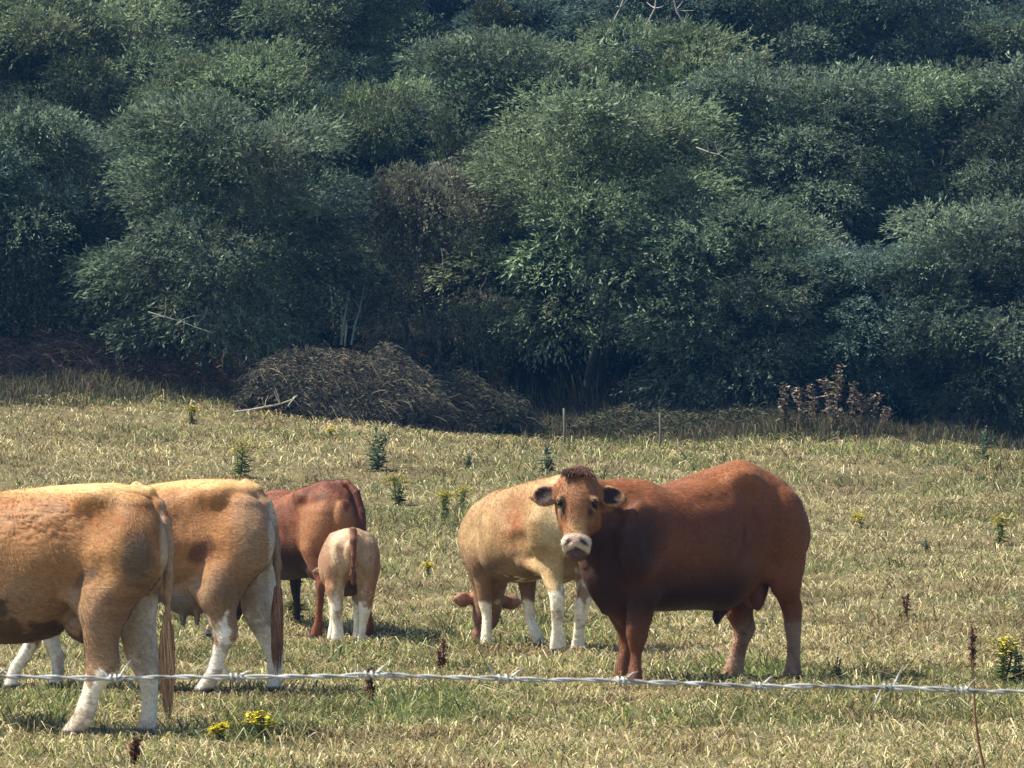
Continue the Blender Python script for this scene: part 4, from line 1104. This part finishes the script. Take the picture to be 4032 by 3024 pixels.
def build_trees():
    V = []
    specs = [(101, 5.0, 4.6, 46, 9500, .085, .5), (102, 4.6, 4.6, 40, 8800, .08, .7), (103, 5.2, 5.0, 50, 9800, .09, .35), (104, 4.4, 4.0, 38, 8200, .08, .6), (105, 5.4, 5.2, 52, 10000, .085, .45)]
    for i, (sd, W, H, nc, ntw, lf, dr) in enumerate(specs):
        V.append((crown_mesh("crown", sd, W, H, nc, ntw, lf, dr), trunk_mesh("trunk", sd, W, H), W, H))
    # (px, D, width, height, variant, tint, label)
    G0 = (1.0, 1.05, 1.0); BL = (.85, 1.0, 1.12); YG = (1.12, 1.18, .85); BR = (1.15, .96, .95); DK = (.5, .62, .74); LG = (1.2, 1.22, .98)  # DK puts shade into the tint, for background crowns and gap-filling shrubs
    rows = [
        (-105, 77.5, 5.2, 4.6, 2, BL, "dense hawthorn in the front row, just outside the picture on the left"),
        (8, 78.0, 4.4, 4.8, 1, G0, "spreading blue-green hawthorn cut by the left edge above the brown undergrowth"),
        (218, 76.0, 5.3, 5.0, 0, G0, "rounded grey-green hawthorn standing forward above the bare curved branch"),
        (432, 77.2, 3.2, 4.1, 3, BR, "brownish thin-leaved hawthorn above the dead bramble mound"),
        (590, 78.0, 6.2, 5.4, 4, LG, "broad light-topped hawthorn behind the two thin stakes"),
        (742, 76.6, 4.6, 3.9, 2, G0, "dark hollow-centred hawthorn right of the middle with trailing branches"),
        (868, 76.8, 4.4, 3.6, 1, BL, "low dark hawthorn right behind the dead dock heads"),
        (1000, 76.6, 5.0, 4.3, 0, G0, "front-row hawthorn cut by the right edge with hanging green sprays"),
        (1160, 77.5, 5.2, 4.8, 4, BL, "dense hawthorn in the front row, just outside the picture on the right"),
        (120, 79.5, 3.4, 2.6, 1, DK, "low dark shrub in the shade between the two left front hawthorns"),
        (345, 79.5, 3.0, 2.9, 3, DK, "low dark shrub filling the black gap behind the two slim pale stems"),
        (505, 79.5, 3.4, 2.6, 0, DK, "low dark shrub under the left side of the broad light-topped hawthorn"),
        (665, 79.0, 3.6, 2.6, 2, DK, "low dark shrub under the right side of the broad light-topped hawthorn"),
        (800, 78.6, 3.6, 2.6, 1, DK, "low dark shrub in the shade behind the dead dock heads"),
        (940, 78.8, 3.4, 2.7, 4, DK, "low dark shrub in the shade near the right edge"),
        (-60, 86, 5.4, 5.0, 4, G0, "second-row hawthorn outside the picture on the left"),
        (75, 85.5, 5.4, 5.2, 0, LG, "bright-topped hawthorn in the upper left corner"),
        (240, 84.5, 5.0, 4.8, 2, LG, "grey-green hawthorn rising behind the rounded front bush"),
        (345, 86.0, 3.6, 4.0, 1, DK, "dark narrow bush filling the gap left of the yellow-green sapling"),
        (400, 84.0, 3.2, 4.3, 3, YG, "small yellow-green sapling in the dark gap left of the middle"),
        (505, 86.5, 5.4, 4.6, 0, G0, "mid-green hawthorn top showing behind the broad light-topped one"),
        (650, 86.0, 5.4, 5.2, 2, LG, "tall green hawthorn behind the hollow-centred bush"),
        (790, 84.5, 5.4, 4.8, 4, G0, "wide hawthorn in the second row above the hollow-centred bush"),
        (915, 85.0, 5.0, 5.0, 1, LG, "green hawthorn in the second row above the low dark bush"),
        (1040, 84.5, 5.2, 5.0, 3, G0, "second-row hawthorn at the right edge with a pale leaning branch"),
        (1190, 86, 5.4, 5.2, 2, G0, "second-row hawthorn outside the picture on the right"),
        (-20, 95, 6.0, 5.6, 2, BL, "highest hawthorn at the left edge of the bank"),
        (140, 95, 6.0, 5.4, 4, G0, "bushy hawthorn on the upper bank behind the bright-topped corner tree"),
        (300, 94, 5.6, 5.0, 0, LG, "hawthorn on the upper bank, right of the upper-left pair"),
        (420, 96, 5.0, 4.6, 3, YG, "yellowish hawthorn on the upper bank above the sapling"),
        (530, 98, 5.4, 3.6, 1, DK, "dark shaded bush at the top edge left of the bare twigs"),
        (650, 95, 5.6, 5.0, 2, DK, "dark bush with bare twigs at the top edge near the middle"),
        (770, 95, 5.8, 5.6, 4, G0, "blue-green hawthorn on the upper bank right of the bare twigs"),
        (900, 95, 5.8, 5.4, 0, BL, "dense hawthorn on the upper bank in the upper right"),
        (1030, 95, 5.8, 5.0, 1, G0, "hawthorn in the upper right corner below the pale patch"),
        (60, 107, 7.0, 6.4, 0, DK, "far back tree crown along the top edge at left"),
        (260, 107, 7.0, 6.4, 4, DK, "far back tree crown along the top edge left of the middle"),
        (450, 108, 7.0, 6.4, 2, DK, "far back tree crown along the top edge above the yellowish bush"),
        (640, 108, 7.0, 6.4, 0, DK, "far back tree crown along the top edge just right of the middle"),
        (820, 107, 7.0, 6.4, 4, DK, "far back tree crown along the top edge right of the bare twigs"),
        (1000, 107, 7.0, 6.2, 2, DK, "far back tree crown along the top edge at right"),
    ]
    rng = np.random.default_rng(5)
    for px, D, W, H, v, tint, lab in rows:
        cm, tm, W0, H0 = V[v]
        x = wx(px, D)
        root = empty("hawthorn_tree", (x, D, float(gz(x, D))), rng.uniform(0, 6.28))
        root.scale = (W / W0, W / W0, H / H0)
        tag(root, lab, "tree", "hawthorns on the wooded bank")
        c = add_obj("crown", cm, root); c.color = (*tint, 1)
        add_obj("trunk", tm, root)
    # thin leaning stems seen in the dark gap, a bare hanging branch, twigs
    def bare(px, py, D, pts, r0, lab, name="bare_branch", cat="branch", col=(.30, .30, .24)):
        base = np.array([0, 0, CAMH]) + ray(px, py) * (D / ray(px, py)[1])
        B = MB(); s = D / F
        P = [base * 0 + np.array([(a - px) * s, (b_) * 1.0, (py - c) * s]) for a, b_, c in pts]
        B.tube(P, np.linspace(r0, r0 * .4, len(P)), 6, col)
        rg = np.random.default_rng(int(px))
        for j in range(1, len(P) - 1):
            for q in range(2):
                e = P[j] + rg.normal(0, .12, 3) + np.array([0, 0, .06])
                B.tube([P[j], (P[j] + e) / 2 + rg.normal(0, .015, 3), e], [r0 * .5, r0 * .35, r0 * .2], 5, col)
        o = B.build(name, M_bark); o.location = base
        tag(o, lab, cat)
    bare(148, 312, 73.6, [(148, 0, 312), (165, -.05, 317), (180, .0, 321), (195, .05, 327), (213, 0, 333)], .015, "pale bare branch curving down below the rounded front hawthorn")
    bare(341, 345, 75.2, [(341, 0, 345), (343, 0, 325), (346, .05, 308), (349, .1, 290)], .025, "slim pale stem, left of the pair, in the dark gap behind the bramble mound", "thin_trunk", "trunk", (.16, .19, .16))
    bare(351, 345, 75.2, [(351, 0, 345), (355, 0, 325), (360, .05, 308), (364, .1, 285)], .022, "slim pale stem, right of the pair, in the dark gap behind the bramble mound", "thin_trunk", "trunk", (.16, .19, .16))
    bare(568, 405, 72.0, [(235, 0, 412), (250, 0, 410), (265, 0, 407), (280, 0, 404), (293, 0.1, 399), (297, .1, 395)], .022, "fallen pale dead branch lying at the left foot of the bramble mound", "dead_branch", "branch", (.42, .36, .28))
    bare(690, 158, 77, [(690, -2.6, 158), (702, -2.7, 163), (712, -2.8, 166), (722, -2.8, 172)], .014, "short pale dead branch on the hollow-centred hawthorn", col=(.34, .34, .28))
    bare(640, 40, 92, [(600, 0, 45), (612, 0, 25), (620, 0, 8), (628, 0, -12)], .03, "pale bare twig, left of three, against the dark top edge", col=(.36, .32, .26))
    bare(660, 40, 92, [(640, 0, 50), (645, 0, 28), (655, 0, 8), (657, 0, -12)], .03, "pale bare twig, middle of three, against the dark top edge", col=(.36, .32, .26))
    bare(680, 40, 92, [(690, 0, 40), (685, 0, 25), (676, 0, 10), (672, 0, -12)], .03, "pale bare twig, right of three, against the dark top edge", col=(.36, .32, .26))

def build_thickets():
    def thicket(px, D, W, Dp, H, n, pal, lab, seed, name="bramble_thicket", cat="bramble", arch=1.0):
        rng = np.random.default_rng(seed)
        x0 = wx(px, D); z0 = float(gz(x0, D))
        root = empty(name, (x0, D, z0)); tag(root, lab, cat)
        B = MB()
        a = rng.uniform(0, 2 * math.pi, n); r = np.sqrt(rng.uniform(0, 1, n))
        bx = np.cos(a) * r * W / 2; by = np.sin(a) * r * Dp / 2
        top = H * np.clip(1 - (np.abs(bx) / (W / 2)) ** 5.0, .12, 1) * np.clip(1 - (by / (Dp / 2)) ** 4, .2, 1) * (.55 + .7 * fbm(np.stack([bx, by], 1), 1.6, seed))
        k = 6; t = np.linspace(0, 1, k)
        z = gz(x0 + bx, D + by) - z0
        zs = top * rng.uniform(.15, 1, n) ** .5
        d = rng.normal(0, 1, (n, 3)); d[:, 2] *= .9; d /= np.linalg.norm(d, axis=1)[:, None]
        L = rng.uniform(.1, .38, n) * arch * np.where(rng.uniform(0, 1, n) < .10, 2.4, 1)
        P = np.stack([bx, by, z + zs * .95], 1)[:, None] + d[:, None] * (t[None, :, None] - .5) * L[:, None, None] + np.array([0, 0, -1])[None, None] * ((t[None, :, None] - .5) ** 2) * L[:, None, None] * .9
        P += rng.normal(0, .02, P.shape)
        w = rng.uniform(.003, .008, n)
        s = np.array([0, 0, 1.0])
        off = np.stack([np.zeros(n), np.zeros(n), w], 1)[:, None]
        V = np.stack([P - off, P + off], 2).reshape(-1, 3)
        bidx = (np.arange(n)[:, None] * k * 2 + np.arange(k - 1)[None] * 2).ravel()
        Q = np.stack([bidx, bidx + 1, bidx + 3, bidx + 2], 1)
        col = np.array(pal)[rng.integers(0, len(pal), n)] * rng.uniform(.5, 1.4, (n, 1))
        add_obj("dead_stems", mesh_np("dead_stems", V, [Q], M_dry, np.repeat(col, k * 2, axis=0)), root)
        # crumpled leaf mass inside
        m = n // 2
        j = rng.integers(0, n, m)
        p = np.stack([bx[j], by[j], z[j] + zs[j] * rng.uniform(.2, .92, m)], 1)
        q = rng.normal(0, .032, (m, 4, 3)) + p[:, None]
        add_obj("dead_leaves", mesh_np("dead_leaves", q.reshape(-1, 3), [np.arange(m * 4).reshape(-1, 4)], M_dry, np.repeat(np.array(pal)[rng.integers(0, len(pal), m)] * .6, 4, axis=0)), root)
    grey = [(.13, .12, .085), (.10, .11, .075), (.18, .155, .105), (.085, .08, .06), (.15, .115, .08)]
    brn = [(.15, .10, .075), (.20, .13, .09), (.09, .065, .05), (.11, .09, .06)]
    thicket(350, 73.4, 3.7, 2.2, 1.22, 16000, grey, "large grey-brown mound of dead brambles at the foot of the wood", 1)
    thicket(462, 74.0, 2.6, 1.6, 1.0, 4500, [(.065, .065, .045), (.05, .058, .04), (.08, .075, .05)], "lower right shoulder of dead brambles beside the large mound", 2)
    thicket(55, 76.3, 5.0, 2.0, .85, 8000, brn, "brown dead undergrowth below the left-edge hawthorn", 3, "dry_undergrowth", "undergrowth")
    thicket(200, 76.0, 3.0, 1.6, .6, 3500, brn, "low reddish-brown undergrowth in the hollow left of the bramble mound", 4, "dry_undergrowth", "undergrowth")
    thicket(700, 74.6, 5.2, 1.6, .55, 6000, [(.10, .10, .055), (.13, .11, .06), (.08, .09, .05)], "low dim green-brown weeds behind the two thin stakes", 5, "dry_undergrowth", "undergrowth")

def build_haze():
    x0, x1, y0, y1, z0, z1 = -40, 40, -4, 125, -3, 32
    V = [(x, y, z) for x in (x0, x1) for y in (y0, y1) for z in (z0, z1)]
    Q = [(0, 1, 3, 2), (4, 6, 7, 5), (0, 4, 5, 1), (2, 3, 7, 6), (0, 2, 6, 4), (1, 5, 7, 3)]
    m = bpy.data.materials.new("haze"); m.use_nodes = True; nt = m.node_tree; nt.nodes.clear()
    out = nt.nodes.new("ShaderNodeOutputMaterial"); v = nt.nodes.new("ShaderNodeVolumePrincipled")
    v.inputs["Density"].default_value = 0.0003
    v.inputs["Color"].default_value = (.12, .42, 1.0, 1)  # blue volume added to lift the dark tree shade towards navy
    nt.links.new(v.outputs[0], out.inputs["Volume"])
    o = add_obj("haze", mesh_np("haze", V, [np.array(Q)], m))
    tag(o, "thin bluish haze added over pasture and wood to lift dark shade towards navy", "haze", None, "stuff")

# ------------------------------------------------------------------ weeds
M_weed = mat_attr("weed_leaves", rough=.6, transl=.2)
def weed(px, py, hpx, kind, lab, seed, D=None, group=None, wscale=1.0):
    """plant whose foot stands at pixel (px,py) of the pasture"""
    # march the ray to the ground
    r = ray(px, py); t = 15.0
    while t < 120 and D is None:
        p = np.array([0, 0, CAMH]) + r * t
        if p[2] <= gz(p[0], p[1]): break
        t += .05
    p = np.array([0, 0, CAMH]) + r * t
    if D is not None: p = np.array([wx(px, D), D, 0])
    H = hpx * p[1] / F
    rng = np.random.default_rng(seed)
    nm = {'r': 'ragwort', 't': 'thistle', 'd': 'dock_plant', 'w': 'twig'}[kind]
    root = empty(nm, (p[0], p[1], float(gz(p[0], p[1])) - .01), 0)
    tag(root, lab, "weed", group)
    S = MB(); Lf = MB()
    def leaf(B, b, d, L, W, col):
        d = d / np.linalg.norm(d); s = np.cross(d, [0, 0, 1.0]) + 1e-4; s /= np.linalg.norm(s)
        dz = np.array([0, 0, -.25]) * L
        V = [b, b + d * L * .45 + s * W, b + d * L + dz, b + d * L * .45 - s * W]
        B.add(V, [[0, 1, 2, 3]], np.array(col) * rng.uniform(.6, 1.5))
    ns = {'r': 6, 't': 4, 'd': 2, 'w': 1}[kind]
    for i in range(ns):
        a = rng.uniform(0, 6.28); tl = rng.uniform(.02, .22) * H * wscale
        top = np.array([math.cos(a) * tl, math.sin(a) * tl, H * rng.uniform(.75, 1)])
        if i == 0: top = np.array([0.0, 0, H])
        mid = top * .5 + rng.normal(0, .03 * H, 3)
        st = np.array([[0, 0, 0], mid, top])
        sc_ = {'r': (.14, .15, .06), 't': (.10, .13, .08), 'd': (.10, .04, .025), 'w': (.22, .12, .06)}[kind]
        S.tube(st, [.006, .005, .003] if kind != 'w' else [.008, .007, .005], 5, sc_)
        Fl = MB()
        nl = {'r': 16, 't': 26, 'd': 8, 'w': 0}[kind]
        for j in range(nl):
            q = rng.uniform(.05, .92); b = st[0] * (1 - q) ** 2 + 2 * q * (1 - q) * mid + q * q * top
            d = np.array([rng.normal(), rng.normal(), rng.uniform(.0, .9)])
            L = H * rng.uniform(.10, .24) * (1.15 - q * .6) * wscale
            c = {'r': (.10, .15, .045), 't': (.09, .145, .085), 'd': (.10, .11, .04), 'w': (0, 0, 0)}[kind]
            leaf(Lf, b, d, L, L * (.16 if kind != 'd' else .25), c)
        if kind == 'r':
            for j in range(24):
                b = top + rng.normal(0, 1, 3) * np.array([.09, .09, .045]) * H * wscale
                e = rng.normal(0, max(.012, .026 * H), (5, 3)); e[:, 2] *= .4
                Fl.add(b + np.concatenate([e[:4]]), [[0, 1, 2, 3]], np.array([.75, .62, .04]) * rng.uniform(.7, 1.15))
                Fl.tube([st[1] * .1 + top * .9, b], [.002, .0015], 4, sc_)
        if kind == 't' and i < 3:
            for j in range(3):
                b = top
                leaf(Fl, b, np.array([rng.normal(0, .3), rng.normal(0, .3), 1]), .03, .010, (.26, .28, .17))
        if kind == 'd':
            Fl.tube([mid, top], [.004, .003], 4, sc_)
            for j in range(110):
                q = rng.uniform(.35, 1); b = st[0] * (1 - q) ** 2 + 2 * q * (1 - q) * mid + q * q * top + rng.normal(0, max(.008, .022 * H), 3)
                e = rng.normal(0, max(.008, .017 * H), (4, 3))
                Fl.add(b + e, [[0, 1, 2, 3]], np.array([.12, .05, .03]) * rng.uniform(.5, 1.6))
        if Fl.V: Fl.build({'r': 'flower_head', 't': 'thistle_head', 'd': 'seed_head'}[kind], M_weed, root)
    root.rotation_euler = (rng.normal(0, .10), rng.normal(0, .12), rng.uniform(0, 6.28))
    S.build("stem", M_weed, root)
    if Lf.V: Lf.build("leaves", M_weed, root)
    return root

def build_weeds():
    g = "weeds scattered over the pasture"
    W = [(191, 424, 18, 'r', "small green ragwort between the wood edge and the tan cows' backs, furthest left"),
         (240, 478, 36, 'r', "ragwort with yellow top just above the orange-tan cow's rump"),
         (330, 440, 12, 'r', "low yellow-flowered ragwort below the bramble mound"),
         (377, 471, 46, 't', "tall dark blue-green thistle standing alone below the bramble mound"),
         (399, 506, 30, 'r', "slim ragwort with yellow tip right of the tall thistle"),
         (443, 518, 26, 'r', "ragwort with bright yellow side stems left of the bull's ear"),
         (462, 512, 24, 'r', "bright yellow ragwort touching the grazing cow's back"),
         (468, 468, 16, 't', "small green thistle midway between tall thistle and the bull's head"),
         (545, 476, 34, 't', "leafy green thistle right behind the bull's left ear"),
         (427, 577, 14, 'r', "tiny yellow ragwort between the calf and the grazing cow"),
         (295, 596, 18, 'r', "pale yellow-green ragwort under the dark cow's belly"),
         (297, 628, 26, 'r', "bright yellow ragwort beside the orange-tan cow's tail"),
         (982, 462, 36, 't', "dark upright thistle near the right edge close to the wood"),
         (951, 447, 16, 'r', "yellowish ragwort left of the dark upright thistle"),
         (999, 545, 28, 'r', "yellow-tipped ragwort low on the right side of the pasture"),
         (862, 528, 14, 'r', "small yellow ragwort just right of the bull's rump"),
         (927, 552, 14, 't', "small dark thistle on the bare right half of the pasture"),
         (908, 622, 28, 'd', "thin brown dock stalk right of the bull's hind legs"),
         (973, 684, 58, 'd', "tall dark brown dock spike standing behind the wire at the right"),
         (1003, 686, 46, 'r', "leafy green ragwort with yellow flowers at the right edge behind the wire"),
         (1020, 686, 42, 't', "dark green thistle cut by the right edge behind the wire"),
         (834, 682, 24, 't', "small dark thistle behind the wire right of the bull"),
         (893, 684, 14, 't', "tiny green thistle behind the wire beside the tall barb"),
         (442, 674, 34, 'd', "dark crooked dock stalk behind the wire left of the white-legged cow's hooves"),
         (373, 706, 40, 'd', "reddish-brown dock stalk crossing the wire near the middle"),
         (262, 744, 30, 'r', "ragwort with bright yellow flowers in the front grass"),
         (222, 748, 24, 'r', "leafy green ragwort left of the yellow-flowered one in the front grass"),
         (134, 768, 30, 'd', "reddish dead stalk at the bottom edge below the nearest cow"),
         ]
    for i, (px, py, h, k, lab) in enumerate(W):
        weed(px, py, h, k, lab, 50 + i, group=g, wscale=1.7 if k in 'rt' else 1.2)
    # dead reed-like dock heads against the dark wood
    for i, (px, py, h) in enumerate([(788, 412, 58), (806, 410, 46), (822, 408, 60), (838, 406, 76), (850, 410, 62), (866, 412, 52), (880, 416, 40)]):
        r = weed(px, py + 8, h, 'd', ["leftmost", "second", "third", "tallest middle", "fifth", "sixth", "rightmost low"][i] + " pale brown dead dock head of the cluster against the dark wood", 90 + i, D=72.6 + .25 * (i % 3), group="dead docks by the wood", wscale=1.3)
        for ch in r.children:
            if ch.name.startswith("seed_head"):
                a = ch.data.color_attributes["Col"]; n = len(a.data); buf = np.empty(n * 4, dtype=np.float32); a.data.foreach_get("color", buf)
                buf = buf.reshape(-1, 4); buf[:, :3] = buf[:, :3] * np.array([1.6, 3.0, 3.6]); a.data.foreach_set("color", buf.ravel())
                ch.scale = (1.6, 1.6, 1.0)
    # thin stakes at the wood edge
    for px, y0, y1, lab in ((564, 426, 396, "thin weathered stake left of the pair at the wood edge"), (660, 434, 408, "thin weathered stake right of the pair at the wood edge")):
        D = 72.0; s = D / F; x = wx(px, D); z0 = float(gz(x, D))
        B = MB(); H = (y0 - y1) * s + .15
        B.tube([(0, 0, -.15), (0.01, 0, H * .5), (0, 0, H), (0, 0, H + .01)], [.024, .023, .02, .004], 8, (.13, .12, .085))
        o = B.build("stake", M_bark); o.location = (x, D, z0); tag(o, lab, "stake", "stakes at the wood edge")
    # dry twig rising at the bottom right
    D = 20.2; s = D / F
    B = MB(); pts = [(977, 790), (984, 768), (978, 740), (975, 715), (974, 690), (973, 660)]
    x0 = wx(981, D); z0 = float(gz(x0, D))
    P = []
    for a, b in pts:
        q = np.array([0, 0, CAMH]) + ray(a, b) * (D / ray(a, b)[1]); P.append(q - np.array([x0, D, z0]))
    P[0] = np.array([P[0][0], 0, -.02])
    B.tube(P, [.008, .0075, .007, .006, .005, .003], 6, (.26, .14, .07))
    o = B.build("dry_stalk", M_weed); o.location = (x0, D, z0); tag(o, "long thin brown stalk rising from the bottom right corner past the wire", "stalk")
    # dung
    for i, (px, py, lab) in enumerate(((766, 627, "small dark dung lump between the bull's hind legs"), (798, 462, "flat dark dung patch on the pasture above the bull's back"), (208, 639, "dark dung lump beside the tan cow's leg under her udder"))):
        r = ray(px, py); t = 15
        while t < 120:
            p = np.array([0, 0, CAMH]) + r * t
            if p[2] <= gz(p[0], p[1]): break
            t += .05
        rng = np.random.default_rng(i)
        V, Q = polygonise([Ell((rng.normal(0, .03), rng.normal(0, .03), .02 + .012 * k), (.050 - .007 * k, .05, .03), .025) for k in range(4)], .012)
        o = add_obj("dung", mesh_np("dung", V, [Q], M_dung, smooth=True)); o.location = p; tag(o, lab, "dung", "dung on the pasture")

# ------------------------------------------------------------------ barbed wire
def build_wire():
    D = 3.4; s = D / F
    root = empty("barbed_wire", (0, D, 0))
    tag(root, "twisted galvanised barbed wire stretched across the foreground", "wire")
    kx = [-700, -200, 0, 120, 250, 330, 450, 560, 640, 760, 870, 960, 1024, 1300, 1800]
    ky = [670, 676, 676, 678.5, 677, 675.5, 677.5, 679.5, 682.5, 685.5, 688, 690, 691.5, 696, 705]
    xs = np.arange(-700, 1800, 2.5)
    yy = pchip(kx, ky, xs)
    yy = yy + .7 * np.sin(xs / 37.) + .4 * np.sin(xs / 17. + 1)
    X = (xs - 512) * s; Z = CAMH + (384 - yy) * s / math.cos(TH) + D * math.tan(TH)
    Z = CAMH + np.array([ray(a, b)[2] / ray(a, b)[1] * D for a, b in zip(xs, yy)])
    ph = X / .052 * 2 * math.pi
    for k in (0, math.pi):
        P = np.stack([X, .0011 * np.cos(ph + k), Z + .0011 * np.sin(ph + k) + .0003 * np.sin(X * 61 + k)], 1)
        V, Q = tube_arr(P, np.full(len(P), .00096), 7)
        add_obj("strand", mesh_np("strand", V, [Q], M_wire, smooth=True), root)
    rng = np.random.default_rng(3)
    for j, bx in enumerate([-410, -275, -140, -8, 115, 236, 371, 505, 622, 758, 888, 960, 1150, 1290, 1420]):
        px = bx; x = (px - 512) * s; z = np.interp(x, X, Z)
        B = MB()
        t = np.linspace(0, rng.uniform(1.9, 2.6) * 2 * math.pi, 26)
        xx = x + np.linspace(-.005, .005, 26) * rng.uniform(.8, 1.3) + rng.normal(0, .0002, 26)
        B.tube(np.stack([xx, .0029 * np.cos(t), z + .0029 * np.sin(t)], 1), np.full(26, .00095), 6)
        for q, ex in ((0, -1), (25, 1)):
            a = rng.uniform(.2, 2.9) if j != 10 else (2.0 if ex > 0 else -1.4)
            L = rng.uniform(.007, .014)
            if j == 10: L = .017
            p0 = np.array([xx[q], .0029 * math.cos(t[q]), z + .0029 * math.sin(t[q])])
            p1 = p0 + np.array([ex * .008, -.003 * rng.uniform(-1, 1), math.sin(a) * L])
            B.tube([p0, (p0 + p1) / 2 + np.array([0, 0, .001]), p1], [.00095, .0008, .0002], 6)
        B.build("barb", M_wire, root)

build_ground()
build_haze()
build_bull()
build_cow_a()
build_cow_b()
build_cow_c()
build_calf()
build_cow_e()
build_grass()
build_trees()
build_thickets()
build_weeds()
build_wire()
